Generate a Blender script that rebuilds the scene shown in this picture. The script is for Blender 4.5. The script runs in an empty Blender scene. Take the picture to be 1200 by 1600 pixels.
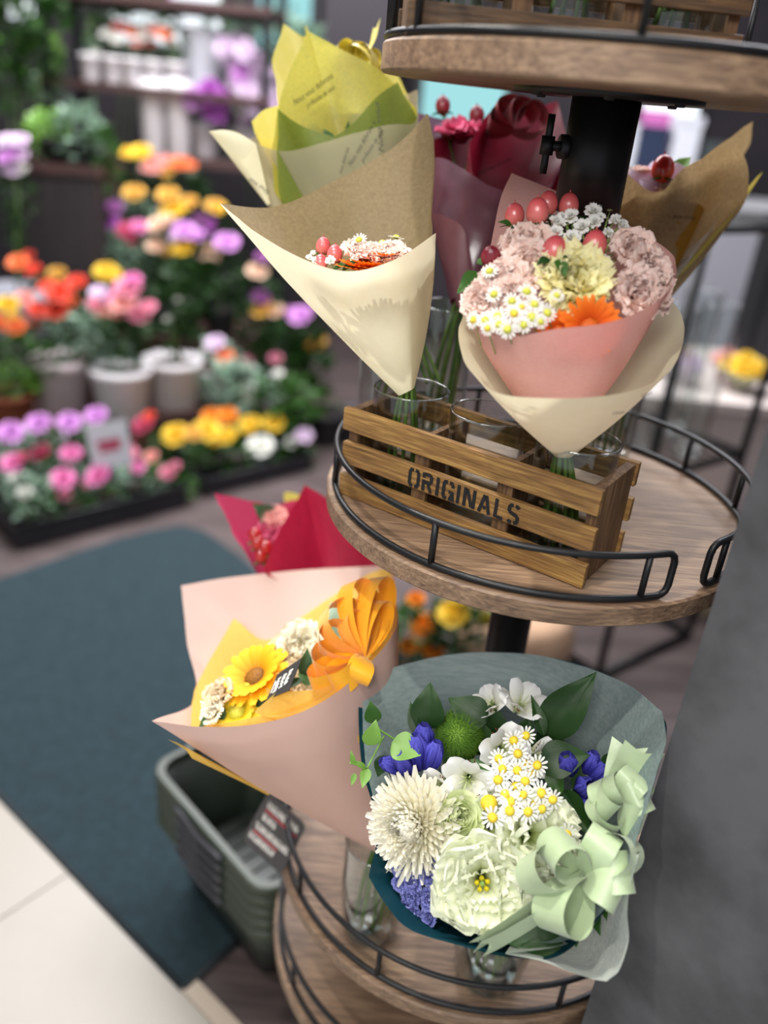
import bpy, math, random
from mathutils import Vector, Matrix, Quaternion, noise
random.seed(7)
C = bpy.context.scene.collection
S = bpy.context.scene
PI = math.pi
V = Vector

# ------------------------------------------------------------------ camera, world, lights, exposure
CAM_H = 1.40
FPX = 1282.9
PITCH, ROLL = .4583, .0962
CF = V((0, math.cos(PITCH), -math.sin(PITCH)))
_U0 = V((0, math.sin(PITCH), math.cos(PITCH)))
CR = V((math.cos(ROLL), 0, 0)) + math.sin(ROLL) * _U0
CU = V((-math.sin(ROLL), 0, 0)) + math.cos(ROLL) * _U0
CP = V((0, 0, CAM_H))
cam = bpy.data.cameras.new('camera')
cam_o = bpy.data.objects.new('camera', cam)
C.objects.link(cam_o)
m3 = Matrix((CR, CU, -CF)).transposed()
cam_o.matrix_world = Matrix.Translation(CP) @ m3.to_4x4()
cam.sensor_fit = 'VERTICAL'
cam.sensor_height = 36.0
cam.lens = FPX * 36.0 / 1600.0
cam.clip_start = .02
cam.dof.use_dof = True
cam.dof.focus_distance = .765
cam.dof.aperture_fstop = cam.lens / 16.0
S.camera = cam_o
S.view_settings.view_transform = 'Standard'
S.view_settings.look = 'None'
S.view_settings.gamma = 1
S.view_settings.use_curve_mapping = False
S.view_settings.exposure = 0.0
try:
    S.cycles.transparent_max_bounces = 32
    S.cycles.max_bounces = 10
    S.cycles.caustics_reflective = False
    S.cycles.caustics_refractive = False
    S.cycles.sample_clamp_indirect = 6
except Exception:
    pass
w = bpy.data.worlds.new('shop ambience')
S.world = w
w.use_nodes = True
w.node_tree.nodes['Background'].inputs[0].default_value = (.90, .94, 1.0, 1)
w.node_tree.nodes['Background'].inputs[1].default_value = .56


def lamp(name, kind, loc, target, power, color=(1, 1, 1), size=.1, angle=60, blend=.6, sizey=None):
    l = bpy.data.lights.new(name, kind)
    l.energy = power
    l.color = color
    if kind == 'AREA':
        l.size = size
        if sizey:
            l.shape = 'RECTANGLE'
            l.size_y = sizey
    else:
        l.shadow_soft_size = size
    if kind == 'SPOT':
        l.spot_size = math.radians(angle)
        l.spot_blend = blend
    o = bpy.data.objects.new(name, l)
    C.objects.link(o)
    o.location = loc
    o.rotation_euler = (V(target) - V(loc)).to_track_quat('-Z', 'Y').to_euler()
    return o


lamp('ceiling_spotlight', 'SPOT', (-.55, .10, 3.0), (.20, .64, .9), 95, (1, .95, .85), .03, 34, .7)
lamp('ceiling_spotlight', 'SPOT', (-.75, 1.3, 3.0), (-.01, .76, 1.32), 150, (1, .96, .87), .03, 21, .4)
lamp('area_fill_light', 'AREA', (-1.0, 1.2, 3.1), (-.8, 1.4, 0), 14, (1, .97, .93), 1.6)  # general fill from overhead
lamp('area_fill_light', 'AREA', (-1.0, 3.4, 3.1), (-1.0, 3.3, 0), 230, (1, .98, 1.0), 2.2)  # overhead fill that lifts the ambient over the back display
lamp('area_fill_light', 'AREA', (-.5, -1.3, 2.7), (.1, .7, 1.1), 46, (1, .97, .93), 1.0)  # fill added behind the camera to brighten whatever faces it
lamp('area_fill_light', 'AREA', (.9, 2.6, 3.0), (.9, 2.4, 0), 70, (.95, .95, 1), 1.2)


# ------------------------------------------------------------------ coordinates
SETBACK = 0.0


def at(px, py, d):
    """point d metres in front of the lens along the ray of a photo pixel"""
    return CP + (d + SETBACK) * (CF + (px - 600) / FPX * CR - (py - 800) / FPX * CU)


def ray(px, py):
    return CF + (px - 600) / FPX * CR - (py - 800) / FPX * CU


def on_z(px, py, z):
    r = ray(px, py)
    return CP + r * ((z - CAM_H) / r.z)


def on_y(px, py, Y):
    r = ray(px, py)
    return CP + r * (Y / r.y)


def seen(x, y, z):
    """direction: x right, y up, z towards the viewer"""
    return (x * CR + y * CU - z * CF).normalized()


def lin(h):
    h = h.lstrip('#')
    out = []
    for i in (0, 2, 4):
        c = int(h[i:i + 2], 16) / 255
        out.append(c / 12.92 if c <= .04045 else ((c + .055) / 1.055) ** 2.4)
    return (*out, 1)


# ------------------------------------------------------------------ materials
MATS = {}


def newmat(name):
    m = bpy.data.materials.new(name)
    m.use_nodes = True
    nt = m.node_tree
    nt.nodes.clear()
    out = nt.nodes.new('ShaderNodeOutputMaterial')
    return m, nt, out


def N(nt, t, **k):
    n = nt.nodes.new(t)
    for a, b in k.items():
        if hasattr(n, a):
            setattr(n, a, b)
        else:
            n.inputs[a].default_value = b
    return n


def ramp(nt, fac, stops):
    r = nt.nodes.new('ShaderNodeValToRGB')
    e = r.color_ramp.elements
    while len(e) < len(stops):
        e.new(.5)
    for i, (p, c) in enumerate(stops):
        e[i].position = p
        e[i].color = c if not isinstance(c, str) else lin(c)
    nt.links.new(fac, r.inputs[0])
    return r.outputs[0]


def coords(nt, scale=(1, 1, 1), kind='Object', rot=(0, 0, 0)):
    tc = nt.nodes.new('ShaderNodeTexCoord')
    mp = nt.nodes.new('ShaderNodeMapping')
    mp.inputs['Scale'].default_value = scale
    mp.inputs['Rotation'].default_value = rot
    nt.links.new(tc.outputs[kind], mp.inputs[0])
    return mp.outputs[0]


def noisetex(nt, vec, scale=5, detail=4, rough=.55, dist=0):
    n = nt.nodes.new('ShaderNodeTexNoise')
    n.inputs['Scale'].default_value = scale
    n.inputs['Detail'].default_value = detail
    n.inputs['Roughness'].default_value = rough
    n.inputs['Distortion'].default_value = dist
    nt.links.new(vec, n.inputs['Vector'])
    return n.outputs['Fac']


def bump(nt, h, strength=.2, dist=.001):
    b = nt.nodes.new('ShaderNodeBump')
    b.inputs['Strength'].default_value = strength
    b.inputs['Distance'].default_value = dist
    nt.links.new(h, b.inputs['Height'])
    return b.outputs[0]


def pbr(name, c, rough=.5, metal=0, c2=None, nscale=20, bumpy=0, bscale=80, spec=.5, stretch=(1, 1, 1), coat=0):
    if name in MATS:
        return MATS[name]
    m, nt, out = newmat(name)
    p = N(nt, 'ShaderNodeBsdfPrincipled')
    p.inputs['Roughness'].default_value = rough
    p.inputs['Metallic'].default_value = metal
    p.inputs['Specular IOR Level'].default_value = spec
    p.inputs['Coat Weight'].default_value = coat
    vec = coords(nt, stretch)
    if c2 is None:
        c2 = c
    f = noisetex(nt, vec, nscale, 5)
    nt.links.new(ramp(nt, f, [(.35, c), (.65, c2)]), p.inputs['Base Color'])
    if bumpy:
        nt.links.new(bump(nt, noisetex(nt, vec, bscale, 4), bumpy, .002), p.inputs['Normal'])
    nt.links.new(p.outputs[0], out.inputs[0])
    MATS[name] = m
    return m


def thin(name, c, c2=None, tl=.35, rough=.6, gloss=.06, clear=0, nscale=60, stretch=(1, 1, 1), bumpy=.1, tcol=None):
    """thin sheet (paper, felt, foil, petal): reflects, lets light through, may be see-through"""
    if name in MATS:
        return MATS[name]
    m, nt, out = newmat(name)
    vec = coords(nt, stretch)
    f = noisetex(nt, vec, nscale, 6, .65)
    colr = ramp(nt, f, [(.3, c), (.7, c2 or c)])
    d = N(nt, 'ShaderNodeBsdfDiffuse')
    t = N(nt, 'ShaderNodeBsdfTranslucent')
    g = N(nt, 'ShaderNodeBsdfGlossy')
    g.inputs['Roughness'].default_value = rough
    nt.links.new(colr, d.inputs[0])
    if tcol:
        t.inputs[0].default_value = lin(tcol)
    else:
        nt.links.new(colr, t.inputs[0])
    if bumpy:
        b = bump(nt, noisetex(nt, vec, nscale * 1.7, 4), bumpy, .001)
        for n in (d, g):
            nt.links.new(b, n.inputs['Normal'])
    mx = N(nt, 'ShaderNodeMixShader')
    mx.inputs[0].default_value = tl
    nt.links.new(d.outputs[0], mx.inputs[1])
    nt.links.new(t.outputs[0], mx.inputs[2])
    mg = N(nt, 'ShaderNodeMixShader')
    mg.inputs[0].default_value = gloss
    nt.links.new(mx.outputs[0], mg.inputs[1])
    nt.links.new(g.outputs[0], mg.inputs[2])
    o = mg
    if clear:
        tr = N(nt, 'ShaderNodeBsdfTransparent')
        nt.links.new(colr, tr.inputs[0])
        mc = N(nt, 'ShaderNodeMixShader')
        r2 = N(nt, 'ShaderNodeMath', operation='MULTIPLY')
        nt.links.new(ramp(nt, f, [(.3, (1, 1, 1, 1)), (.7, (.7, .7, .7, 1))]), r2.inputs[0])
        r2.inputs[1].default_value = clear
        nt.links.new(r2.outputs[0], mc.inputs[0])
        nt.links.new(mg.outputs[0], mc.inputs[1])
        nt.links.new(tr.outputs[0], mc.inputs[2])
        o = mc
    nt.links.new(o.outputs[0], out.inputs[0])
    MATS[name] = m
    return m


def petal(name, stops, tl=.3, rough=.6, vein=.12, gloss=.03):
    """petal / leaf: its own colours run along its length (UV x)"""
    if name in MATS:
        return MATS[name]
    m, nt, out = newmat(name)
    uv = nt.nodes.new('ShaderNodeTexCoord')
    sp = nt.nodes.new('ShaderNodeSeparateXYZ')
    nt.links.new(uv.outputs['UV'], sp.inputs[0])
    mp = nt.nodes.new('ShaderNodeMapping')
    mp.inputs['Scale'].default_value = (1.5, 14, 1)
    nt.links.new(uv.outputs['UV'], mp.inputs[0])
    f = noisetex(nt, mp.outputs[0], 3, 3)
    ad = N(nt, 'ShaderNodeMath', operation='MULTIPLY_ADD')
    nt.links.new(f, ad.inputs[0])
    ad.inputs[1].default_value = vein
    nt.links.new(sp.outputs[0], ad.inputs[2])
    colr = ramp(nt, ad.outputs[0], [(p + vein * .5, c) for p, c in stops])
    d = N(nt, 'ShaderNodeBsdfDiffuse')
    t = N(nt, 'ShaderNodeBsdfTranslucent')
    g = N(nt, 'ShaderNodeBsdfGlossy')
    g.inputs['Roughness'].default_value = rough
    nt.links.new(colr, d.inputs[0])
    nt.links.new(colr, t.inputs[0])
    b = bump(nt, f, .25, .001)
    nt.links.new(b, d.inputs['Normal'])
    nt.links.new(b, g.inputs['Normal'])
    mx = N(nt, 'ShaderNodeMixShader')
    mx.inputs[0].default_value = tl
    nt.links.new(d.outputs[0], mx.inputs[1])
    nt.links.new(t.outputs[0], mx.inputs[2])
    mg = N(nt, 'ShaderNodeMixShader')
    mg.inputs[0].default_value = gloss
    nt.links.new(mx.outputs[0], mg.inputs[1])
    nt.links.new(g.outputs[0], mg.inputs[2])
    nt.links.new(mg.outputs[0], out.inputs[0])
    MATS[name] = m
    return m


def glassmat(name, tint=(.97, .985, .98, 1), strength=1.0):
    if name in MATS:
        return MATS[name]
    m, nt, out = newmat(name)
    tr = N(nt, 'ShaderNodeBsdfTransparent')
    tr.inputs[0].default_value = tint
    g = N(nt, 'ShaderNodeBsdfGlossy')
    g.inputs['Roughness'].default_value = .02
    lw = N(nt, 'ShaderNodeLayerWeight')
    lw.inputs[0].default_value = .5
    pw = N(nt, 'ShaderNodeMath', operation='POWER')
    pw.inputs[1].default_value = 3.0
    nt.links.new(lw.outputs['Facing'], pw.inputs[0])
    mu = N(nt, 'ShaderNodeMath', operation='MULTIPLY_ADD', use_clamp=True)
    mu.inputs[1].default_value = .55 * strength
    mu.inputs[2].default_value = .04 * strength
    nt.links.new(pw.outputs[0], mu.inputs[0])
    mx = N(nt, 'ShaderNodeMixShader')
    nt.links.new(mu.outputs[0], mx.inputs[0])
    nt.links.new(tr.outputs[0], mx.inputs[1])
    nt.links.new(g.outputs[0], mx.inputs[2])
    nt.links.new(mx.outputs[0], out.inputs[0])
    MATS[name] = m
    return m


def wood(name, c1, c2, c3, axis=0, scale=1, rough=.5, bumpy=.25):
    if name in MATS:
        return MATS[name]
    m, nt, out = newmat(name)
    st = [26 * scale] * 3
    st[axis] = 1.6 * scale
    vec = coords(nt, tuple(st))
    f = noisetex(nt, vec, 5, 7, .62, .6)
    st2 = [6 * scale] * 3
    st2[axis] = .8 * scale
    f2 = noisetex(nt, coords(nt, tuple(st2)), 3, 3, .5, 1.2)
    a = N(nt, 'ShaderNodeMath', operation='MULTIPLY_ADD')
    nt.links.new(f2, a.inputs[0])
    a.inputs[1].default_value = .6
    nt.links.new(f, a.inputs[2])
    p = N(nt, 'ShaderNodeBsdfPrincipled')
    p.inputs['Roughness'].default_value = rough
    nt.links.new(ramp(nt, a.outputs[0], [(.58, c1), (.78, c2), (1.0, c3)]), p.inputs['Base Color'])
    nt.links.new(bump(nt, f, bumpy, .002), p.inputs['Normal'])
    nt.links.new(p.outputs[0], out.inputs[0])
    MATS[name] = m
    return m


def glow(name, c, s):
    m, nt, out = newmat(name)
    e = N(nt, 'ShaderNodeEmission')
    e.inputs[0].default_value = lin(c)
    e.inputs[1].default_value = s
    nt.links.new(e.outputs[0], out.inputs[0])
    return m


# ------------------------------------------------------------------ mesh builder
class MB:
    def __init__(s):
        s.v, s.f, s.uv = [], [], []

    def add(s, vs, fs, uv=None):
        o = len(s.v)
        s.v += [tuple(p) for p in vs]
        s.uv += uv if uv else [(0, 0)] * len(vs)
        s.f += [tuple(i + o for i in f) for f in fs]
        return s

    def grid(s, fn, nu, nv, closed=False):
        """fn(a,b) -> point, a over nu cells, b over nv cells"""
        vs, uv, fs = [], [], []
        for i in range(nu + 1):
            for j in range(nv + 1):
                a, b = i / nu, j / nv
                vs.append(fn(a, b))
                uv.append((b, a))
        for i in range(nu):
            for j in range(nv):
                k = i * (nv + 1) + j
                fs.append((k, k + nv + 1, k + nv + 2, k + 1))
        return s.add(vs, fs, uv)

    def box(s, lo, hi, M=None):
        x0, y0, z0 = lo
        x1, y1, z1 = hi
        vs = [V(p) for p in ((x0, y0, z0), (x1, y0, z0), (x1, y1, z0), (x0, y1, z0), (x0, y0, z1), (x1, y0, z1), (x1, y1, z1), (x0, y1, z1))]
        if M:
            vs = [M @ p for p in vs]
        return s.add(vs, [(0, 3, 2, 1), (4, 5, 6, 7), (0, 1, 5, 4), (1, 2, 6, 5), (2, 3, 7, 6), (3, 0, 4, 7)])

    def lathe(s, prof, seg=32, M=None, cap=False):
        vs, fs, uv = [], [], []
        n = len(prof)
        for i in range(seg):
            a = 2 * PI * i / seg
            for j, (r, z) in enumerate(prof):
                p = V((r * math.cos(a), r * math.sin(a), z))
                vs.append(M @ p if M else p)
                uv.append((j / max(1, n - 1), i / seg))
        for i in range(seg):
            k, l = i * n, ((i + 1) % seg) * n
            for j in range(n - 1):
                fs.append((k + j, l + j, l + j + 1, k + j + 1))
        if cap:
            fs.append(tuple(i * n for i in range(seg))[::-1])
            fs.append(tuple(i * n + n - 1 for i in range(seg)))
        return s.add(vs, fs, uv)

    def tube(s, pts, r, seg=8, closed=False, taper=None, cap=True):
        pts = [V(p) for p in pts]
        n = len(pts)
        vs, fs, uv = [], [], []
        ref = None
        for i, p in enumerate(pts):
            a = pts[(i - 1) % n] if (closed or i > 0) else p
            b = pts[(i + 1) % n] if (closed or i < n - 1) else p
            t = (b - a).normalized()
            if ref is None:
                ref = t.orthogonal().normalized()
            ref = (ref - t * ref.dot(t)).normalized()
            q = t.cross(ref)
            rr = r * (1 + (taper - 1) * i / (n - 1)) if taper is not None else r
            for k in range(seg):
                ang = 2 * PI * k / seg
                vs.append(p + rr * (math.cos(ang) * ref + math.sin(ang) * q))
                uv.append((i / max(1, n - 1), k / seg))
        for i in range(n if closed else n - 1):
            for k in range(seg):
                a0, a1 = i * seg + k, i * seg + (k + 1) % seg
                b0, b1 = ((i + 1) % n) * seg + k, ((i + 1) % n) * seg + (k + 1) % seg
                fs.append((a0, a1, b1, b0))
        if cap and not closed:
            fs.append(tuple(range(seg))[::-1])
            fs.append(tuple((n - 1) * seg + k for k in range(seg)))
        return s.add(vs, fs, uv)

    def put(s, other, M):
        return s.add([M @ V(p) for p in other.v], other.f, other.uv)

    def mesh(s, name, smooth=True):
        me = bpy.data.meshes.new(name)
        me.from_pydata(s.v, [], s.f)
        ul = me.uv_layers.new(name='UVMap')
        uv = s.uv
        data = [0.0] * (2 * len(me.loops))
        for i, l in enumerate(me.loops):
            data[2 * i], data[2 * i + 1] = uv[l.vertex_index]
        ul.data.foreach_set('uv', data)
        if smooth:
            me.polygons.foreach_set('use_smooth', [True] * len(me.polygons))
        me.update()
        return me


def thing(name, label, cat, loc=(0, 0, 0), rotz=0, group=None):
    o = bpy.data.objects.new(name, None)
    C.objects.link(o)
    o.empty_display_size = .02
    o.location = loc
    o.rotation_euler = (0, 0, rotz)
    tag(o, label, cat, group)
    return o


def tag(o, label, cat, group=None):
    o['label'] = label
    o['category'] = cat
    if group:
        o['group'] = group
    return o


def part(name, me, mat, parent=None, loc=None, rot=None, scale=None, label=None, smooth=True, bevel=0):
    if isinstance(me, MB):
        me = me.mesh(name, smooth)
    o = bpy.data.objects.new(name, me)
    C.objects.link(o)
    if mat and not me.materials:
        me.materials.append(mat)
    if parent:
        o.parent = parent
    if loc is not None:
        o.location = loc
    if rot is not None:
        o.rotation_mode = 'QUATERNION'
        o.rotation_quaternion = rot
    if scale is not None:
        o.scale = (scale,) * 3 if not hasattr(scale, '__len__') else scale
    if label:
        o['label'] = label
    if bevel:
        b = o.modifiers.new('edge', 'BEVEL')
        b.width = bevel
        b.segments = 2
        b.limit_method = 'ANGLE'
    return o


def structure(o):
    o['kind'] = 'structure'
    return o


def facing(d, roll=0):
    q = V(d).normalized().to_track_quat('Z', 'Y')
    return q @ Quaternion((0, 0, 1), roll)


def root_pos(o):
    p = V((0, 0, 0))
    while o is not None:
        p += V(o.location)
        o = o.parent
    return p


# ------------------------------------------------------------------ shapes: petals, flowers, leaves
def petal_grid(mb, az, L, W, a0, a1, r0=0, z0=0, nu=6, nv=6, ruff=0, freq=3, cup=0, tip=.75, narrow=.25, jag=0, pw=1.0, rp=2):
    """one petal: leaves the axis at radius r0, its angle from the axis runs from a0 to a1"""
    ph = random.random() * 6
    ca, sa = math.cos(az), math.sin(az)
    path = [(r0, z0, a0)]
    for j in range(nv):
        s = (j + .5) / nv
        a = a0 + (a1 - a0) * s ** pw
        x, z, _ = path[-1]
        path.append((x + L / nv * math.sin(a), z + L / nv * math.cos(a), a))
    jg = [random.uniform(-jag, jag) for _ in range(nu + 1)]

    def fn(u, v):
        j = round(v * nv)
        t = u * 2 - 1
        x, z, a = path[j]
        prof = narrow + (1 - narrow) * math.sin(min(1, v / tip) * PI / 2) if v < tip else math.sqrt(max(0, 1 - ((v - tip) / (1 - tip)) ** 2 * (.75 if tip < .9 else 0)))
        wv = W * prof * t
        nrm = cup * W * t * t + ruff * W * v ** rp * math.sin(freq * t * PI + ph)
        if v == 1:
            ext = jg[round(u * nu)] * L
        else:
            ext = 0
        rx = x - nrm * math.cos(a) + ext * math.sin(a)
        rz = z + nrm * math.sin(a) + ext * math.cos(a)
        return V((rx * ca - wv * sa, rx * sa + wv * ca, rz))
    mb.grid(fn, nu, nv)


def ray_flower(n=13, L=1, W=.22, r0=.25, layers=1, a=1.45, droop=.15, tip=.6, nu=3, nv=5, cup=-.1, z0=0, jit=.08):
    mb = MB()
    for l in range(layers):
        for i in range(n):
            k = 1 - .13 * l
            petal_grid(mb, 2 * PI * (i + .5 * l) / n + random.uniform(-jit, jit), L * k * random.uniform(.92, 1.05), W, a - .2 - .28 * l, a + droop - .28 * l,
                       r0 * (1 - .1 * l), z0 + .04 * l, nu, nv, .05, 1, cup, tip, .45)
    return mb


def dome(r=1, h=.5, seg=16, rings=6, dots=0):
    mb = MB()
    prof = [(r * math.cos(PI / 2 * j / rings) + 1e-4, h * math.sin(PI / 2 * j / rings)) for j in range(rings + 1)]
    mb.lathe([(r * .8, -.1 * h)] + prof, seg)
    for i in range(dots):
        t = (i + .5) / dots
        a = i * 2.39996
        el = math.acos(1 - t) if True else 0
        p = V((r * math.sin(el) * math.cos(a), r * math.sin(el) * math.sin(a), h * math.cos(el)))
        q = .11 * r
        n = V((p.x / r, p.y / r, p.z / h * r / h if h else 1)).normalized()
        u = n.orthogonal().normalized()
        w_ = n.cross(u)
        vs = [p + q * u, p + q * w_, p - q * u, p - q * w_, p + n * q * 1.1]
        mb.add(vs, [(0, 1, 4), (1, 2, 4), (2, 3, 4), (3, 0, 4)], [(.9, 0)] * 5)
    return mb


def ruffled(layers, L=1, W=.5, ruff=.22, freq=3, jag=.05, inner=.1, outer=1.5, nu=9, nv=7, zl=.0, r0=.05, curl=.5, rp=2):
    """carnation / lisianthus: layers = petals per whorl from the centre outwards"""
    mb = MB()
    nl = len(layers)
    for l, n in enumerate(layers):
        q = l / max(1, nl - 1)
        a1 = inner + (outer - inner) * q
        k = .72 + .28 * q
        for i in range(n):
            petal_grid(mb, 2 * PI * (i + .37 * l) / n + random.uniform(-.2, .2), L * k * random.uniform(.9, 1.08), W * random.uniform(.85, 1.15),
                       a1 * .35, a1 + curl * random.uniform(.1, .8), r0 * (1 + q), -zl * q, nu, nv, ruff * random.uniform(.7, 1.2), random.uniform(freq - .7, freq + .9), random.uniform(-.05, .22), .85, .2, jag, 1.0, rp)
    return mb


def mum(n=170, L=1.0, W=.075, outer=1.75, tipcurl=-.7):
    mb = MB()
    for i in range(n):
        t = (i + .5) / n
        az = i * 2.39996
        a = .15 + outer * t ** .75
        l = L * (.34 + .66 * t ** .8) * random.uniform(.88, 1.12)
        petal_grid(mb, az + random.uniform(-.06, .06), l, W * random.uniform(.8, 1.15), a, a + tipcurl * (1.1 - t) + random.uniform(-.25, .1), .05 + .1 * t, .16 * (1 - t), 2, 6, 0, 1, .7, .85, .6, 0, 2.2)
    return mb


def rose(n=24, L=1, W=.62):
    mb = MB()
    for i in range(n):
        t = i / n
        a = .02 + 1.0 * t ** 1.3
        petal_grid(mb, i * 2.2, L * (.75 + .25 * t), W * (.35 + .75 * t), a * .55, a + .55 * t * t, .04 + .12 * t, 0, 6, 7, .03, 1, .0 if i < 2 else .75 - .3 * t, .72, .5, .01)
    return mb


def moss_ball(n=2600, r=1.0):
    mb = MB()
    mb.lathe([(.7 * math.sin(PI * j / 8) + 1e-4, -.7 * math.cos(PI * j / 8)) for j in range(9)], 14)
    for i in range(n):
        z = 1 - 2 * (i + .5) / n
        if z < -.6:
            continue
        a = i * 2.39996 + random.uniform(-.1, .1)
        q = math.sqrt(1 - z * z)
        d = V((q * math.cos(a), q * math.sin(a), z))
        u = d.orthogonal().normalized() * .016
        w_ = d.cross(u)
        b = d * .66
        tp = d * r * random.uniform(.88, 1.04) + V((random.uniform(-.07, .07), random.uniform(-.07, .07), random.uniform(-.07, .07)))
        mb.add([b + u, b - u * .5 + w_, b - u * .5 - w_, tp], [(0, 1, 3), (1, 2, 3), (2, 0, 3)], [(.1, .5)] * 3 + [(random.uniform(.6, 1), .5)])
    return mb


def berry_body():
    mb = MB()
    prof = []
    for j in range(13):
        t = j / 12
        a = PI * t
        r = math.sin(a) * (.84 - .05 * math.cos(a) * -1) + 1e-3
        prof.append((r, -1.05 * math.cos(a)))
    mb.lathe(prof, 20)
    mb.tube([(0, 0, 1.02), (.03, 0, 1.24)], .06, 5)
    return mb


def calyx(n=4, L=1.1, W=.42):
    mb = MB()
    for i in range(n):
        petal_grid(mb, 2 * PI * i / n + .3, L, W, 1.3, 1.9, .1, -.92, 3, 4, .05, 1, .15, .5, .4)
    return mb


def leaf_mesh(L=1, W=.3, fold=.25, arch=.25, wave=.03, nu=8, nv=14, tip=.45):
    """leaf along +X, upper side +Z"""
    mb = MB()

    def fn(u, v):
        t = u * 2 - 1
        pr = (v / tip) ** .65 if v < tip else 1
        pr = math.sin(PI * v ** .72) ** .9 * (1 - .35 * v * v) * 1.12
        y = W * pr * t
        z = fold * abs(y) + arch * L * (v - v * v * 1.3) + wave * math.sin(9 * v + 2 * t) * abs(t)
        z += .012 * L * math.sin(26 * v + 6 * abs(t)) * (1 - abs(t)) * .25
        return V((v * L, y, z))
    mb.grid(fn, nu, nv)
    return mb


def place_leaf(parent, me, mat, base, tip, nrm, wscale=1, name='leaf', label=None):
    """leaf from base to tip (world points)"""
    base, tip = V(base), V(tip)
    x = (tip - base)
    L = x.length
    x.normalize()
    z = V(nrm)
    z = (z - x * z.dot(x)).normalized()
    y = z.cross(x)
    M = Matrix((x, y, z)).transposed().to_quaternion()
    return part(name, me, mat, parent, base - root_pos(parent), M, (L, L * wscale, L), label)


def catmull(pts, n, closed=False):
    pts = [V(p) for p in pts]
    out = []
    m = len(pts)
    segs = m if closed else m - 1
    for i in range(segs):
        if closed:
            p0, p1, p2, p3 = pts[(i - 1) % m], pts[i], pts[(i + 1) % m], pts[(i + 2) % m]
        else:
            p1, p2 = pts[i], pts[i + 1]
            p0 = pts[i - 1] if i > 0 else p1 * 2 - p2
            p3 = pts[i + 2] if i + 2 < m else p2 * 2 - p1
        for k in range(n):
            t = k / n
            out.append(.5 * ((2 * p1) + (p2 - p0) * t + (2 * p0 - 5 * p1 + 4 * p2 - p3) * t * t + (3 * p1 - p0 - 3 * p2 + p3) * t ** 3))
    if not closed:
        out.append(pts[-1])
    return out


class Sheet:
    """a sheet of wrapping paper rolled to a cone: rim = [(px, py, depth[, 1 = corner])], tip = (px, py, depth)"""

    def __init__(s, rim, tip, tipr=.008, closed=True, n=10, bulge=0, wr=.0, v0=0, seed=1):
        P = [at(*r[:3]) for r in rim]
        cor = [len(r) > 3 and r[3] for r in rim]
        s.tip = at(*tip)
        m = len(P)
        loop = []
        if closed:
            st = next((i for i in range(m) if cor[i]), None)
            if st is None:
                loop = catmull(P, n, True) + [P[0]]
            else:
                P = P[st:] + P[:st] + [P[st]]
                cor = cor[st:] + cor[:st] + [1]
        if not loop:
            i = 0
            loop = [P[0]]
            while i < len(P) - 1:
                j = i + 1
                while j < len(P) - 1 and not cor[j]:
                    j += 1
                loop += catmull(P[i:j + 1], n)[1:]
                i = j
        s.loop = loop
        s.nu = len(loop) - 1
        cen = sum(loop, V((0, 0, 0))) / len(loop)
        s.cen = cen
        s.ax = (cen - s.tip).normalized()
        s.tipr, s.bulge, s.wr, s.v0, s.seed = tipr, bulge, wr, v0, seed
        lens = [0]
        for a, b in zip(loop, loop[1:]):
            lens.append(lens[-1] + (b - a).length)
        s.lens = [l / lens[-1] for l in lens]

    def rim(s, u):
        f = max(0, min(1, u)) * s.nu
        i = min(s.nu - 1, int(f))
        return s.loop[i].lerp(s.loop[i + 1], f - i)

    def pt(s, u, v, off=0):
        v = s.v0 + (1 - s.v0) * v
        r = s.rim(u)
        axp = s.tip.lerp(s.cen, v)
        d = r - s.tip
        o = d - s.ax * d.dot(s.ax)
        o.normalize()
        p = (s.tip + o * s.tipr).lerp(r, v)
        p += o * (s.bulge * math.sin(PI * v) + off)
        if s.wr:
            p += o * s.wr * v * (noise.noise(V((p.x * 22 + s.seed, p.y * 22, p.z * 22))) + .5 * noise.noise(V((p.x * 60, p.y * 60 + s.seed, p.z * 60))))
        return p

    def mesh(s, parent, name, mat, nv=16, label=None, u0=0, u1=1):
        mb = MB()
        L = root_pos(parent)
        mb.grid(lambda a, b: s.pt(u0 + (u1 - u0) * a, b) - L, max(8, int(s.nu * (u1 - u0))), nv)
        return part(name, mb, mat, parent, label=label)

    def scrawl(s, parent, text, u0, v0, ux, uy, size, mat, name='printed_writing', side=1, font_shear=.35):
        """writing printed on the sheet: (u0,v0) start, ux/uy = (du,dv) per metre along / across the line"""
        me, L = text_mesh(text, font_shear), root_pos(parent)
        vs = []
        for v in me.vertices:
            x, y = v.co.x * size, v.co.y * size
            vs.append(s.pt(u0 + ux[0] * x + uy[0] * y, v0 + ux[1] * x + uy[1] * y, .0006 * side) - L)
        mb = MB()
        mb.add(vs, [tuple(p.vertices) for p in me.polygons])
        return part(name, mb, mat, parent)


def text_mesh(text, shear=0, bold=0):
    c = bpy.data.curves.new('writing', 'FONT')
    c.body = text
    c.shear = shear
    c.offset = bold
    c.resolution_u = 3
    o = bpy.data.objects.new('writing', c)
    C.objects.link(o)
    dg = bpy.context.evaluated_depsgraph_get()
    dg.update()
    me = bpy.data.meshes.new_from_object(o.evaluated_get(dg))
    bpy.data.objects.remove(o)
    return me


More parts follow.
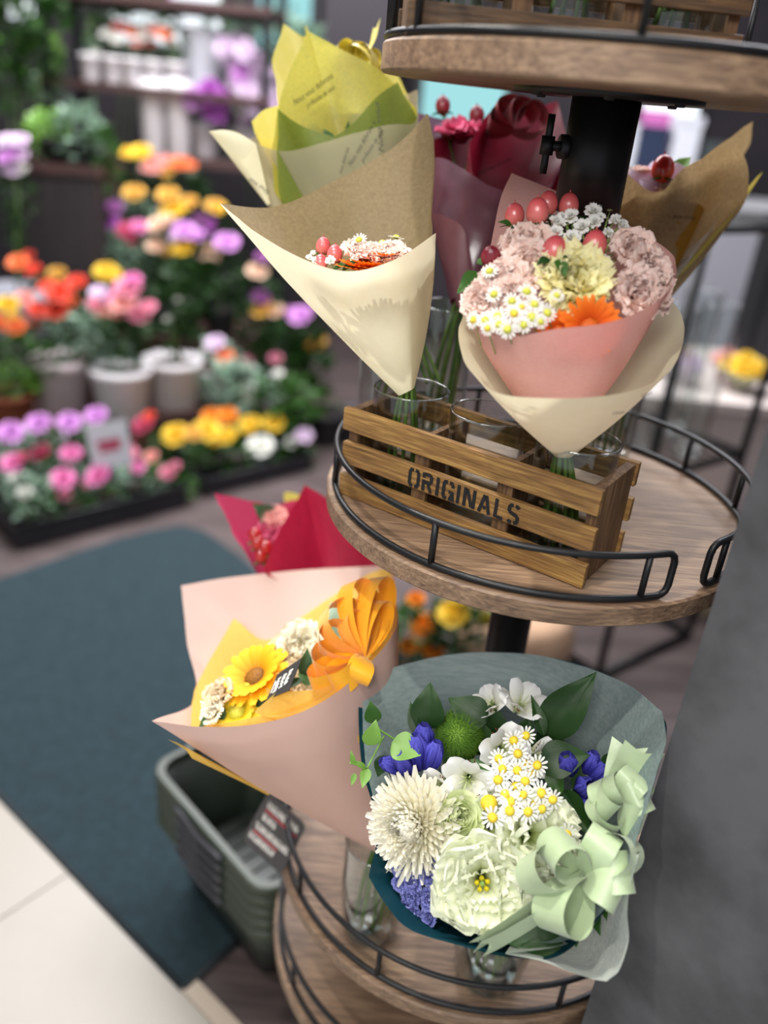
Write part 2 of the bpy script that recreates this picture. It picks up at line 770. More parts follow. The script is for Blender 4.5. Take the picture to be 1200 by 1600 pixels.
def strokes(polys, wd, M, L=V((0, 0, 0)), lift=0):
    """flat pen strokes in a plane; M maps (x, y, 0) to the world"""
    mb = MB()
    for pl in polys:
        pts = [V((p[0], p[1], 0)) for p in pl]
        vs, fs = [], []
        for i, p in enumerate(pts):
            a, b = pts[max(0, i - 1)], pts[min(len(pts) - 1, i + 1)]
            t = (b - a).normalized()
            q = V((-t.y, t.x, 0))
            if 0 < i < len(pts) - 1:
                t1 = (pts[i] - pts[i - 1]).normalized()
                q = q / max(.5, q.dot(V((-t1.y, t1.x, 0))))
            for sg in (1, -1):
                c = p + q * wd / 2 * sg
                vs.append(M @ V((c.x, c.y, lift)) - L)
        for i in range(len(pts) - 1):
            fs.append((2 * i, 2 * i + 1, 2 * i + 3, 2 * i + 2))
        mb.add(vs, fs)
    return mb


def ribbon_loop(parent, c, tip, wdir, width, fat, mat, name='ribbon_loop', twist=0, n=28, sag=0):
    """a bow loop from the knot c out to tip and back; wdir = direction of the ribbon's width"""
    c, tip = V(c), V(tip)
    d = tip - c
    Ln = d.length
    d.normalize()
    wv = V(wdir)
    wv = (wv - d * wv.dot(d)).normalized()
    nn = d.cross(wv)
    L = root_pos(parent)

    def fn(a, b):
        th = 2 * PI * a
        s = math.sin(PI * a)
        x = Ln * (1 - math.cos(th)) / 2
        y = -fat * 1.15 * math.sin(th) * s ** .8
        k = .28 + .72 * min(1, 3.4 * min(a, 1 - a)) ** .8
        ww = wv * math.cos(twist * (a - .5)) + nn * math.sin(twist * (a - .5))
        return c + d * x + nn * y + ww * ((b - .5) * width * k) - V((0, 0, 1)) * sag * s - L
    return part(name, MB().grid(fn, n, 4), mat, parent)


def ribbon_tail(parent, pts, width, wdir, mat, name='ribbon_tail', notch=.5):
    P = catmull(pts, 8)
    L = root_pos(parent)
    m = len(P) - 1

    def fn(a, b):
        i = round(a * m)
        t = (P[min(m, i + 1)] - P[max(0, i - 1)]).normalized()
        wv = V(wdir)
        wv = (wv - t * wv.dot(t)).normalized()
        e = t * ((abs(b - .5) - .25) * 2 * notch * width if i == m else 0)
        return P[i] + wv * (b - .5) * width + e - L
    return part(name, MB().grid(fn, m, 4), mat, parent)


# ------------------------------------------------------------------ palette
M_black = pbr('black painted metal', lin('16171a'), .42, .3, lin('1d1e21'), 30, .05)
M_blackmatte = pbr('black plastic', lin('121316'), .55, 0, lin('1a1b20'), 20)
M_shelf = wood('oak shelf veneer', lin('5a473a'), lin('7c634f'), lin('9f846a'), 0, 2.4, .5, .3)
M_crate = wood('stained crate wood', lin('583f22'), lin('825e33'), lin('ab864a'), 0, 2.2, .55, .5)
M_crateshade = wood('shaded crate wood', lin('2e2012'), lin('4e3822'), lin('6f5232'), 0, 2.2, .55, .5)  # crate wood darkened: the top crate's shadow is put into its colour
M_cratedark = wood('stained crate end grain', lin('43301e'), lin('66492f'), lin('8a6a48'), 2, 2.2, .6, .6)
M_ink = pbr('stencil ink', lin('131316'), .7)
M_script = pbr('printed script', lin('2b2a22'), .8)
M_glass = glassmat('clear vase glass', (.965, .98, .975, 1), 1.7)
M_cream = thin('cream paper', lin('f0eaca'), lin('f4eed2'), .48, .5, .03, 0, 90, (1, 1, 1), .05)
M_kraft = thin('natural tissue', lin('a9956f'), lin('8e7b58'), .5, .5, .02, .16, 240, (1, 1, 1), .1)
M_pinkfelt = thin('pink felt', lin('f8c8c2'), lin('eeb6b0'), .4, .8, .0, .06, 300, (1, 1, 3), .3)
M_rosepaper = thin('dusty rose paper', lin('d4b6ac'), lin('d0b0a5'), .18, .45, .05, 0, 12, (1, 1, 1), .02)
M_yellowtissue = thin('yellow tissue', lin('fadc7c'), lin('f2cc64'), .45, .6, .02, .22, 260, (1, 1, 1), .2)
M_olivefoil = thin('gold green tissue', lin('d8cf58'), lin('b4b048'), .55, .45, .06, .25, 320, (1, 1, 1), .2)
M_yellowpaper = thin('yellow paper', lin('f6e878'), lin('efdf66'), .5, .5, .03, .05, 90, (1, 1, 1), .05)
M_greentissue = thin('green tissue', lin('8f9c44'), lin('7c8c36'), .5, .5, .03, .2, 200)
M_beigetissue = thin('pale print tissue', lin('dcd3b4'), lin('c6bb96'), .5, .5, .03, .5, 200)
M_crimson = thin('crimson tissue', lin('c81f48'), lin('b01a40'), .4, .55, .04, .1, 200, (1, 1, 1), .2)
M_crimsonpink = thin('pink tissue', lin('d8436f'), lin('cf3763'), .4, .55, .04, .15, 200, (1, 1, 1), .2)
M_darkred = thin('dark red tissue', lin('8f1a34'), lin('77142c'), .45, .4, .05, .18, 160, (1, 1, 1), .2)
M_mauvefilm = thin('mauve film', lin('a87488'), lin('8c5a70'), .4, .2, .12, .5, 60)
M_beige = thin('beige tissue', lin('c9ad80'), lin('a98d60'), .4, .5, .04, .12, 240, (1, 1, 1), .15)
M_mustard = thin('mustard tissue', lin('c79a3c'), lin('b5872c'), .45, .5, .03, .2, 160)
M_film = thin('clear film', lin('f4f4f0'), lin('ffffff'), .1, .08, .25, .85, 30)
M_teal = thin('deep teal paper', lin('12404c'), lin('0f3a46'), .06, .35, .05, 0, 10, (1, 1, 1), .02)
M_felt = thin('grey white fibre felt', lin('8fa5a6'), lin('b2c2c0'), .35, .6, .03, .10, 34, (1.0, 5.0, 9), .5)
M_feltlight = thin('white fibre felt', lin('c4ccc6'), lin('e6ebe4'), .35, .6, .03, .08, 34, (1.0, 5.0, 9), .5)
M_stem = pbr('green stem', lin('3c5a1e'), .5, 0, lin('5a7a30'), 60)
M_palestem = pbr('pale green stem', lin('7c9a4e'), .5, 0, lin('8fae5c'), 60)


def satin(name, c, c2):
    m = pbr(name, lin(c), .34, 0, lin(c2), 40, .15, 300, .5, (1, 1, 1))
    nt = m.node_tree
    for n in nt.nodes:
        if n.type == 'BSDF_PRINCIPLED':
            n.inputs['Sheen Weight'].default_value = .3
            n.inputs['Anisotropic'].default_value = .6
    return m


M_goldribbon = satin('golden satin', 'fcb828', 'f8ac1a')
M_mintribbon = satin('mint satin', 'b2c49e', 'a8bb94')
M_lemonribbon = satin('lemon satin', 'f0e36a', 'ead95a')
M_redribbon = satin('red satin', 'a0182c', '8c1226')

G = {}
G['daisy'] = petal('daisy petals', [(0, 'e6ebd2'), (.3, 'fbfbf4'), (1, 'ffffff')], .25)
G['yellowdisc'] = petal('yellow disc', [(0, 'c9a81c'), (.5, 'e8c524'), (.9, 'f4dc4c')], .05)
G['greendisc'] = petal('green yellow disc', [(0, 'a9b02e'), (.5, 'c8c738'), (.9, 'dede62')], .05)
G['blush'] = petal('blush petals', [(0, 'dcae9e'), (.5, 'f4cfc0'), (1, 'fae2d8')], .3)
G['duskblush'] = petal('dusky blush petals', [(0, 'd8a496'), (.5, 'f0cabd'), (1, 'f8dfd6')], .3)
G['lemon'] = petal('lemon petals', [(0, 'e6d870'), (.6, 'f6eca0'), (1, 'fbf4c0')], .3)
G['orange'] = petal('orange ray petals', [(0, 'd04a08'), (.5, 'ee6c12'), (1, 'f5821c')], .25)
G['orangedisc'] = petal('orange disc', [(0, '8c3408'), (.9, 'd06414')], .05)
G['berry'] = petal('coral berry skin', [(0, 'e8a488'), (.28, 'e07a70'), (.7, 'd85c62'), (1, 'a8383e')], .05, .25, .05, .08)
G['darkberry'] = petal('dark red berry skin', [(0, 'b04848'), (.5, '96283a'), (1, '5c1420')], .05, .25, .05, .08)
G['redberry'] = petal('red berry skin', [(0, 'd8503c'), (.5, 'cc2a2a'), (1, '8c1420')], .05, .2, .05, .1)
G['leaf'] = petal('green leaf', [(0, '34581e'), (.6, '30561e'), (1, '3e6826')], .2, .42, .15, .035)
G['darkleaf'] = petal('dark green leaf', [(0, '1c3614'), (.6, '203e16'), (1, '2b4e20')], .15, .4, .15, .03)
G['limeleaf'] = petal('light green leaf', [(0, '6e9a3c'), (.6, '78a844'), (1, '8cbc58')], .3, .4, .15, .05)
G['greyleaf'] = petal('grey green leaf', [(0, '6f8a74'), (.6, '7d9a84'), (1, '95ad98')], .2, .5, .15, .05)
G['white'] = petal('white petals', [(0, 'd4dc9c'), (.4, 'f6f6ea'), (1, 'ffffff')], .3)
G['ivory'] = petal('ivory strap petals', [(0, 'e6de90'), (.3, 'f4eec8'), (1, 'fcf9ec')], .3)
G['palegreen'] = petal('pale green white petals', [(0, '9cb84c'), (.25, 'cfdc92'), (.55, 'eaf0c8'), (1, 'f4f7e0')], .3)
G['greenrose'] = petal('green rose petals', [(0, 'b4c878'), (.6, 'd4e0a0'), (1, 'e6edc4')], .3)
G['moss'] = petal('moss green tufts', [(0, '2c4a10'), (.6, '5c8a22'), (1, '86b23c')], .2)
G['blue'] = petal('violet blue petals', [(0, '2c2a80'), (.5, '3c3aa4'), (1, '5a58c4')], .2)
G['paleblue'] = petal('pale blue petals', [(0, '3a3c98'), (.5, '5c60bc'), (1, '9298da')], .25)
G['sun'] = petal('sunflower petals', [(0, 'e08c08'), (.5, 'f4b414'), (1, 'f8c828')], .3)
G['lemonray'] = petal('lemon ray petals', [(0, 'c8b818'), (.5, 'ecd82c'), (1, 'f4e650')], .3)
G['cream'] = petal('cream petals', [(0, 'd8d094'), (.5, 'f0e8c4'), (1, 'faf5e2')], .3)
G['peach'] = petal('peach cream petals', [(0, 'c8a060'), (.5, 'e8cc9c'), (1, 'f2e0c0')], .3)
G['browndisc'] = petal('brown disc', [(0, '4a2c08'), (.9, '8c5c14')], .05)
G['anther'] = petal('yellow anthers', [(0, 'd8c81c'), (1, 'e8d42c')], .1)
G['speck'] = pbr('dark petal flecks', lin('6a2e1e'), .8)


def hues(name, a, b, c):
    G[name] = petal(name + ' blossom', [(0, a), (.5, b), (1, c)], .25)


hues('lilac', '94489c', 'c678cc', 'e2a8e6')
hues('hotpink', 'b03078', 'd85ca4', 'f094c8')
hues('rosepink', 'b83c60', 'e06c8c', 'f0a0b8')
hues('crimson', '8c1438', 'c02c58', 'd85c80')
hues('coralred', 'b81c18', 'e43c30', 'f06048')
hues('orangered', 'c84818', 'f07038', 'f89058')
hues('yellow', 'c8900c', 'f0c018', 'f8d84c')
hues('amber', 'b87414', 'dca030', 'ecc060')
hues('marigold', 'c85c04', 'ee8410', 'f8a030')
hues('salmonpink', 'c06058', 'e89088', 'f4b4ac')
hues('palepink', 'c090bc', 'e2c0e4', 'f6e4f8')
hues('magenta', '7c1c84', 'b044b8', 'd078d8')
hues('plum', '5c1c5c', '8c3c84', 'b06cb0')
hues('peachy', 'c08c70', 'e4b898', 'f2d4bc')
hues('offwhite', 'b8b8a8', 'e0e0d4', 'f4f4ee')

# shared small meshes
K = {}
K['daisy'] = ray_flower(13, .72, .115, .3, 1, 1.5, .1, .7, 2, 4).mesh('daisy')
K['daisydisc'] = dome(.4, .34, 14, 5, 70).mesh('disc')
K['gerbera'] = ray_flower(22, .78, .085, .2, 2, 1.42, .15, .7, 2, 6).mesh('gerbera')
K['gerberadisc'] = dome(.24, .12, 16, 4, 60).mesh('disc')
K['carnation'] = ruffled([5, 7, 9, 11], 1, .42, .25, 3, .07, .15, 1.35).mesh('carnation')
K['carnationB'] = ruffled([5, 8, 9], 1, .48, .22, 2.6, .06, .1, 1.25).mesh('carnation')
K['lemoncarn'] = ruffled([7, 10, 13, 15], 1, .3, .3, 3, .1, .1, 1.4, 8, 6).mesh('carnation')
K['berry'] = berry_body().mesh('berry')
K['calyx'] = calyx().mesh('calyx')
K['leaf'] = leaf_mesh(1, .185, .35, .14, .015).mesh('leaf')
K['broadleaf'] = leaf_mesh(1, .235, .3, .16, .02).mesh('leaf')
K['narrowleaf'] = leaf_mesh(1, .17, .4, .16, .01).mesh('leaf')
K['gyp'] = ruffled([4, 6, 7], 1, .34, .3, 2, .05, .1, 1.6, 5, 4, 0, .05, .6).mesh('baby_breath')


def put(parent, name, mesh, mat, px, py, d, f, size, label=None, roll=None):
    me = K[mesh] if isinstance(mesh, str) else mesh
    if me.materials and me.materials[0] is not mat:
        key = (me.name, mat.name)
        if key not in K:
            K[key] = me.copy()
            K[key].materials.clear()
            K[key].materials.append(mat)
        me = K[key]
    q = facing(seen(*f), random.random() * 6 if roll is None else roll)
    return part(name, me, mat, parent, at(px, py, d) - root_pos(parent), q, size, label)


def sub(parent, name, mesh, mat, loc=(0, 0, 0), scale=1.0, rot=None):
    me = K[mesh] if isinstance(mesh, str) else mesh
    if me.materials and me.materials[0] is not mat:
        key = (me.name, mat.name)
        if key not in K:
            K[key] = me.copy()
            K[key].materials.clear()
            K[key].materials.append(mat)
        me = K[key]
    return part(name, me, mat, parent, loc, rot, scale)


def daisy(T, px, py, d, r, f=(0, .2, 1), disc='yellowdisc', closed=False):
    o = put(T, 'daisy', 'daisy', G['daisy'], px, py, d, f, r)
    sub(o, 'flower_center', 'daisydisc', G[disc])
    return o


def berry(T, px, py, d, r, f=(0, 1, .2), mat='berry', leafy=True):
    o = put(T, 'hypericum_berry', 'berry', G[mat], px, py, d, f, r)
    if leafy:
        sub(o, 'calyx', 'calyx', G['leaf'])
    return o


def stems(T, top, bottom, n, r, spread, mat=None, mid=None):
    L = root_pos(T)
    for i in range(n):
        a = 2 * PI * i / n
        o = V((math.cos(a), math.sin(a), 0)) * spread
        t = V(top) + o * .45
        b = V(bottom) + o * V((1.3, 1.3, 1)) * random.uniform(.8, 1.2)
        part('stem', MB().tube(catmull([t, (t + b) / 2 + o * .2, b], 6), r * random.uniform(.8, 1.2), 7), mat or M_stem, T, -L)


def twig(T, a, b, r=.0008, mat=None, bend=(0, 0, 0), name='flower_stem'):
    L = root_pos(T)
    a, b = V(a), V(b)
    return part(name, MB().tube(catmull([a, (a + b) / 2 + V(bend), b], 5), r, 5), mat or M_palestem, T, -L)

# ================================================================== the setting
M_tile = pbr('glossy white floor tile', lin('a8a298'), .3, 0, lin('a09a90'), 2, spec=.2)
M_grout = pbr('grey grout', lin('a8a297'), .8)
M_floor = wood('brown floor planks', lin('32292a'), lin('4a3f3e'), lin('5e5252'), 0, .5, .45, .1)
M_mat = pbr('teal looped carpet', lin('14262c'), .95, 0, lin('1c3138'), 60, .9, 260)
M_matedge = pbr('dark rubber edging', lin('1a2226'), .8)
M_wall = pbr('dark back wall', lin('1e1a20'), .8, 0, lin('2a242a'), 3)
M_slate = pbr('slate grey panel', lin('3a3a3d'), .75, 0, lin('5a5a5e'), 9, .25, 60)

floor = structure(part('floor', MB().box((-4, -.5, -.05), (4, 6.2, 0)), M_floor, smooth=False))
# white tiled aisle: everything on the near left side of the carpet edge
e0, e1 = on_z(0, 1250, 0), on_z(330, 1600, 0)
ed = (e1 - e0).normalized()
en = V((ed.y, -ed.x, 0))           # towards the near left
o0 = e0 - ed * 1.5
mb = MB()
mt = Matrix((ed, -en, V((0, 0, 1)))).transposed().to_4x4()
mt.translation = o0
gj = on_z(0, 1440, 0) - o0
jx = gj.dot(ed)
T1 = .45
mb.box((0, -1.6, 0), (3.2, 0, .004), mt)
structure(part('floor', mb, M_grout, smooth=False))
mb = MB()
xs = [jx + k * T1 for k in range(-4, 6)]
for k in range(len(xs) - 1):
    for r in range(4):
        x0, x1 = max(0, xs[k] + .002), min(3.2, xs[k + 1] - .002)
        if x1 > x0:
            mb.box((x0, -(r + 1) * .4 + .002, .004), (x1, -r * .4 - .002, .007), mt)
structure(part('floor', mb, M_tile, smooth=False))
tr = MB()
c0 = on_z(286, 1549, 0)
tr.box(((c0 - o0).dot(ed), .0, 0), (3.2, .03, .009), mt)
structure(part('trim_1', tr, pbr('pale threshold strip', lin('b3a493'), .5), smooth=False))

# carpet: bounded by the tile edge, the brown boards and a rounded far corner
r0, r1 = on_z(286, 1549, 0), on_z(373, 1473, 0)
far = [on_z(*p, 0) for p in ((440, 935), (385, 880), (346, 851), (318, 832), (285, 824), (240, 831), (180, 846), (120, 866), (50, 890), (-40, 922))]
pts = [e0 - ed * .6, r0, r1, r1 + (r1 - r0) * 2.0] + far + [V((-1.9, 2.1, 0))]
pts = [V((p.x, p.y, 0)) for p in pts]
mb = MB()
n = len(pts)
mb.add([p + V((0, 0, .008)) for p in pts] + pts, [tuple(range(n))] + [(i, n + i, n + (i + 1) % n, (i + 1) % n) for i in range(n)])
mat_o = thing('floor_carpet', 'large teal looped carpet lying beside the white floor tiles', 'carpet', (0, 0, 0))
part('pile', mb, M_mat, mat_o, smooth=False)
eb = MB()
for a, b in ((pts[0], r0), (r0, r1)):
    eb.tube([a + V((0, 0, .006)), b + V((0, 0, .006))], .007, 6)
part('edging', eb, M_matedge, mat_o)

structure(part('wall_back', MB().box((-4, 5.6, 0), (4, 5.75, 3.0)), M_wall, smooth=False))
structure(part('wall_left', MB().box((-3.75, -.4, 0), (-3.6, 5.6, 3.0)), M_wall, smooth=False))
structure(part('wall_right', MB().box((3.0, -.4, 0), (3.15, 5.6, 3.0)), M_wall, smooth=False))
# bright windows in the back wall
M_winwhite = glow('daylit window pane', 'f2f8ff', 1.8)
M_wincyan = glow('blue green lit window pane', 'a6e4e8', 1.0)
M_frame = pbr('dark window frame', lin('2c2c30'), .5)


def window(i, px0, px1, py0, py1, mat):
    a, b = on_y(px0, py1, 5.58), on_y(px1, py0, 5.58)
    fr = structure(part('window_%d' % i, MB().box((a.x - .04, 5.55, a.z - .04), (b.x + .04, 5.6, b.z + .04)), M_frame, smooth=False))
    part('pane', MB().box((a.x, 5.535, a.z), (b.x, 5.549, b.z)), mat, fr, smooth=False)


window(1, 180, 345, -60, 62, M_winwhite)
window(2, 405, 490, -60, 75, M_wincyan)
window(3, 655, 800, 60, 205, M_wincyan)
window(4, 985, 1090, 160, 260, M_winwhite)
window(5, 20, 60, -60, 30, M_winwhite)

# slate grey panel pier on the right
pc = V((.264, .558, 0))
pier_m = Matrix((V((.66, -.751, 0)), V((.751, .66, 0)), V((0, 0, 1)))).transposed().to_4x4()
pier_m.translation = pc
structure(part('pillar', MB().box((0, 0, 0), (.34, .3, 1.9), pier_m), M_slate, smooth=False))

# dark post behind the top shelf, beige pillar at far right
a, b = on_y(505, 60, 5.3), on_y(640, 60, 5.3)
structure(part('trim_2', MB().box((a.x, 5.3, 1.62), (b.x, 5.6, 3.0)), pbr('plum black post', lin('231c26'), .5), smooth=False))

# ================================================================== the display stand
PX, PY = .1642, .8352
ZM, ZL, ZT = 1.029, .509, 1.450
TH = .021
ZB = .33
stand = thing('display_stand', 'round tiered oak and black metal flower stand with wire rails', 'display stand', (PX, PY, 0))
mb = MB()
mb.lathe([(.15, 0), (.15, .008), (.14, .012), (.026, .014), (.0245, .02), (.0245, ZT - .024 - .06)], 40)
part('pole', mb, M_black, stand)
mb = MB()
mb.lathe([(.0245, ZT - .125), (.031, ZT - .125), (.031, ZT - .024 - .004), (.0245, ZT - .024 - .004)], 40)
collar = part('collar', mb, M_black, stand)
mb = MB()
mb.lathe([(.0, ZT - .024 - .004), (.085, ZT - .024 - .004), (.085, ZT - .024)], 48)
part('flange', mb, M_black, stand)
for k in range(6):
    mb = MB()
    a = 2 * PI * k / 6 + .35
    M = Matrix.Translation((.07 * math.cos(a), .07 * math.sin(a), ZT - .024 - .0065))
    mb.lathe([(.0001, 0), (.004, 0), (.005, .003)], 12, M)
    part('screw', mb, M_blackmatte, stand)
# clamp with a T handle on the left of the collar
kd = seen(-1, -.05, .15)
kd.z = 0
kd.normalize()
k0 = kd * .031 + V((0, 0, ZT - .070))
mb = MB()
mb.tube([k0 - kd * .004, k0 + kd * .006], .0105, 16)
mb.tube([k0, k0 + kd * .016], .0045, 10)
knob = part('clamp_screw', mb, M_black, stand)
mb = MB()
k1 = k0 + kd * .018
mb.tube([k1 + V((0, 0, -.024)), k1 + V((0, 0, -.014)), k1 + V((0, 0, -.006)), k1 + V((0, 0, .006)), k1 + V((0, 0, .014)), k1 + V((0, 0, .026))], .0035, 10)
mb.tube([k1 + V((0, 0, -.008)), k1 + V((0, 0, .008))], .0062, 12)
part('clamp_handle', mb, M_black, knob)


def shelf(z, R, rails, posts, h=.047, name='shelf', TH=TH, inset=.008):
    mb = MB()
    mb.lathe([(.001, z - TH), (R - .002, z - TH), (R, z - TH + .002), (R, z - .002), (R - .002, z), (.001, z)], 128)
    s = part(name, mb, M_shelf, stand, smooth=True)
    e = s.modifiers.new('edge', 'EDGE_SPLIT')
    e.split_angle = math.radians(40)
    rr = R - inset
    for (a0, a1), pp in zip(rails, posts):
        p = []
        k = max(8, int(abs(a1 - a0) / 4))
        lo, hi = z + .004, z + h
        da = math.radians(1.0) * .23 / R

        def P(a, zz):
            return V((rr * math.cos(a), rr * math.sin(a), zz))
        A0, A1 = math.radians(a0), math.radians(a1)
        sg = 1 if A1 > A0 else -1
        rc = .010
        dc = rc / rr * sg
        for i in range(k + 1):
            p.append(P(A0 + dc + (A1 - A0 - 2 * dc) * i / k, lo))
        for q in (.3, .6, 1):
            t = q * PI / 2
            p.append(P(A1 - dc + dc * math.sin(t), lo + rc * (1 - math.cos(t))))
        for q in (0, .4, .7, 1):
            t = q * PI / 2
            p.append(P(A1 - dc * (1 - math.cos(t)), hi - rc + rc * math.sin(t)))
        for i in range(1, k + 1):
            p.append(P(A1 - dc - (A1 - A0 - 2 * dc) * i / k, hi))
        for q in (.3, .6, 1):
            t = q * PI / 2
            p.append(P(A0 + dc - dc * math.sin(t), hi - rc * (1 - math.cos(t))))
        for q in (0, .4, .7):
            t = q * PI / 2
            p.append(P(A0 + dc * (1 - math.cos(t)), lo + rc - rc * math.sin(t)))
        mb = MB()
        mb.tube(p, .0033, 10, closed=True)
        for a in pp:
            a = math.radians(a)
            mb.tube([P(a, lo), P(a, hi)], .0032, 8)
        part('rail', mb, M_black, s)
    return s


shelf(ZM, .230, [(-65.5, -236), (-54, 117)], [(-72.5, -122, -171, -222), (-48, 0, 28, 52, 80, 104)])
shelf(ZT, .205, [(-20, -190), (-8, 165)], [(-40, -97, -150, -166, -184), (0, 40, 90, 140)], .09, TH=.024, inset=.0035)
shelf(ZL, .266, [(-40, -215), (-28, 140)], [(-71, -118, -150, -200), (-10, 40, 90)])
shelf(ZB, .268, [(-30, -225), (-18, 130)], [(-60, -100, -150, -200), (0, 40, 90)])

# ================================================================== crates
STENCIL = {
    'O': (.62, [[(.27, .06), (.12, .08), (.06, .2), (.06, .8), (.12, .92), (.27, .94)], [(.37, .94), (.52, .92), (.58, .8), (.58, .2), (.52, .08), (.37, .06)]]),
    'R': (.62, [[(.08, 0), (.08, .62)], [(.08, .72), (.08, 1)], [(.14, .94), (.44, .94), (.53, .86), (.53, .6), (.44, .5), (.14, .5)], [(.36, .42), (.56, .0)]]),
    'I': (.2, [[(.1, 0), (.1, 1)]]),
    'G': (.62, [[(.27, .06), (.12, .08), (.06, .2), (.06, .8), (.12, .92), (.27, .94)], [(.37, .94), (.52, .92), (.57, .8), (.57, .7)], [(.37, .06), (.57, .06), (.57, .44), (.36, .44)]]),
    'N': (.66, [[(.07, 0), (.07, 1)], [(.59, 0), (.59, 1)], [(.17, .95), (.49, .05)]]),
    'A': (.68, [[(.06, 0), (.3, .96)], [(.38, .96), (.62, 0)], [(.25, .3), (.43, .3)]]),
    'L': (.52, [[(.08, 0), (.08, 1)], [(.18, .06), (.5, .06)]]),
    'S': (.6, [[(.05, .14), (.14, .06), (.26, .06)], [(.36, .06), (.5, .1), (.54, .2), (.54, .36), (.46, .45), (.14, .55), (.06, .64), (.06, .8), (.12, .92), (.25, .94)], [(.35, .94), (.48, .92), (.54, .83)]]),
}


def crate(label, A, B, z, dep, ht, lettered, group=None, wd=None):
    wd = wd or M_crate
    A, B = V((*A, z)), V((*B, z))
    L = (B - A).length
    u = (B - A).normalized()
    ang = math.atan2(u.y, u.x)
    t = thing('wooden_crate', label, 'crate', A, ang, group)
    th = .0075
    sh = ht * .25
    gaps = [(0.0, sh), (ht * .375, ht * .375 + sh), (ht - sh, ht)]
    for side in (0, 1):
        y = 0 if side == 0 else dep - th
        for k, (a, b) in enumerate(gaps):
            dx = (.0, .0012, -.0006)[k]
            s = part('slat', MB().box((-.001 + dx, y, a + .0005), (L + .001 + dx, y + th, b)), wd, t, smooth=False, bevel=.0008)
            if side == 0 and k == 1 and lettered:
                hgt = sh * .80
                x = L * .305
                for ch in 'ORIGINALS':
                    wch, st = STENCIL[ch]
                    M = Matrix.Translation((x, 0, a + sh * .10)) @ Matrix.Rotation(PI / 2, 4, 'X') @ Matrix.Diagonal((hgt * 1.0, hgt, hgt, 1))
                    part('letter', strokes(st, .19, M, lift=.0006 / hgt), M_ink, s, smooth=False)
                    x += (wch + .20) * hgt * 1.0
    for x in (th * .2, L - th * 1.5 - .0005):
        part('end_panel', MB().box((x, th + .0004, .001), (x + th * 1.3, dep - th - .0004, ht - .001)), M_cratedark, t, smooth=False, bevel=.0008)
    for k in (1, 2):
        x = L * k / 3
        part('divider', MB().box((x - .003, th + .0004, .004), (x + .003, dep - th - .0004, ht * .93)), M_cratedark, t, smooth=False)
    for k in (1, 2):
        x = L * k / 3
        part('batten', MB().box((x - .008, th + .0002, .004), (x + .008, th + .005, ht * .97)), M_cratedark, t, smooth=False)
    part('base_board', MB().box((th * 1.6, th + .0005, .0005), (L - th * 1.6, dep - th - .0005, .004)), M_cratedark, t, smooth=False)
    return t, u, V((-u.y, u.x, 0)), A


CA, CB = (-.049, .785), (.181, .634)
crate1, cu, cn, cA = crate('lettered brown wooden slat crate on the middle shelf of the stand', CA, CB, ZM + .0003, .0957, .096, True)
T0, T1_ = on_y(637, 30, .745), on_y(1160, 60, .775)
crate2, tu, tn, tA = crate('brown wooden crate on the topmost round shelf, shade in its colour', (T0.x, T0.y), (T1_.x, T1_.y), ZT + .0003, .085, .10, False, wd=M_crateshade)


def vase(label, loc, r, h, belly=0, group=None, foot=.008, waist=None):
    t = thing('glass_vase', label, 'vase', loc, 0, group)
    mb = MB()
    prof = [(.0005, .0006), (r * .80, .0006), (r * .88, .003), (r * .90 + belly * .3, foot)]
    for j in range(1, 9):
        q = j / 8
        prof.append((r * (.90 + .10 * q) + belly * math.sin(PI * min(1, q * 1.15)) ** 1.2, foot + (h - foot) * q))
    outer = prof[:]
    inner = [(rr - .0016, zz) for rr, zz in prof[::-1][:-3]]
    inner = [(p[0], max(p[1], foot + .002)) for p in inner] + [(.0005, foot + .001)]
    mb.lathe(outer, 48)
    bowl = part('glass_wall', mb, M_glass, t)
    mb = MB()
    mb.lathe(inner, 48)
    part('inner_wall', mb, M_glass, t)
    mb = MB()
    R = prof[-1][0]
    mb.tube([((R - .0008) * math.cos(2 * PI * k / 48), (R - .0008) * math.sin(2 * PI * k / 48), h) for k in range(48)], .0011, 6, closed=True)
    part('rim', mb, M_rim, t)
    mb = MB()
    mb.lathe([(.0005, .0015), (r * .78, .0015), (r * .84, .004), (r * .8, foot * .95), (.0005, foot * .8)], 40)
    part('thick_base', mb, M_base, t)
    return t


M_rim = glassmat('glass rim', (.84, .90, .89, 1), 4.5)
M_base = glassmat('thick glass base', (.78, .84, .84, 1), 1.7)
zc = ZM + .0045
cvL = cA + cu * .046 + cn * .048
cvM = cA + cu * .1375 + cn * .048
cvR = cA + cu * .229 + cn * .048
for c, lb in ((cvL, 'clear glass vase holding the tall cream cone bouquet, in the lettered crate'),
              (cvM, 'clear glass vase without flowers, middle compartment of the lettered crate'),
              (cvR, 'clear glass vase under the pink felt bouquet, in the lettered crate')):
    vase(lb, (c.x, c.y, zc), .0385, .113, 0, 'vases in the lettered crate')
vY = V((-.012, .938, 0))
vR = V((.052, .962, 0))
vB = V((.262, .955, 0))
vase('tall clear glass cylinder behind the left end of the lettered crate', (vY.x, vY.y, ZM + .0003), .034, .15, 0, 'tall cylinders at the back of the middle shelf')
vase('tall clear glass cylinder holding the dark red bouquet', (vR.x, vR.y, ZM + .0003), .036, .17, 0, 'tall cylinders at the back of the middle shelf')
vase('tall clear glass cylinder holding the beige bouquet at right', (vB.x, vB.y, ZM + .0003), .036, .17, 0, 'tall cylinders at the back of the middle shelf')
v1 = V((.030, .672, 0))
v2 = V((.170, .628, 0))
v3 = V((.020, .93, 0))
vase('clear glass vase below the dusty rose paper bouquet on the lower shelf', (v1.x, v1.y, ZL + .0003), .038, .145, .002, 'vases on the lower shelf', .014)
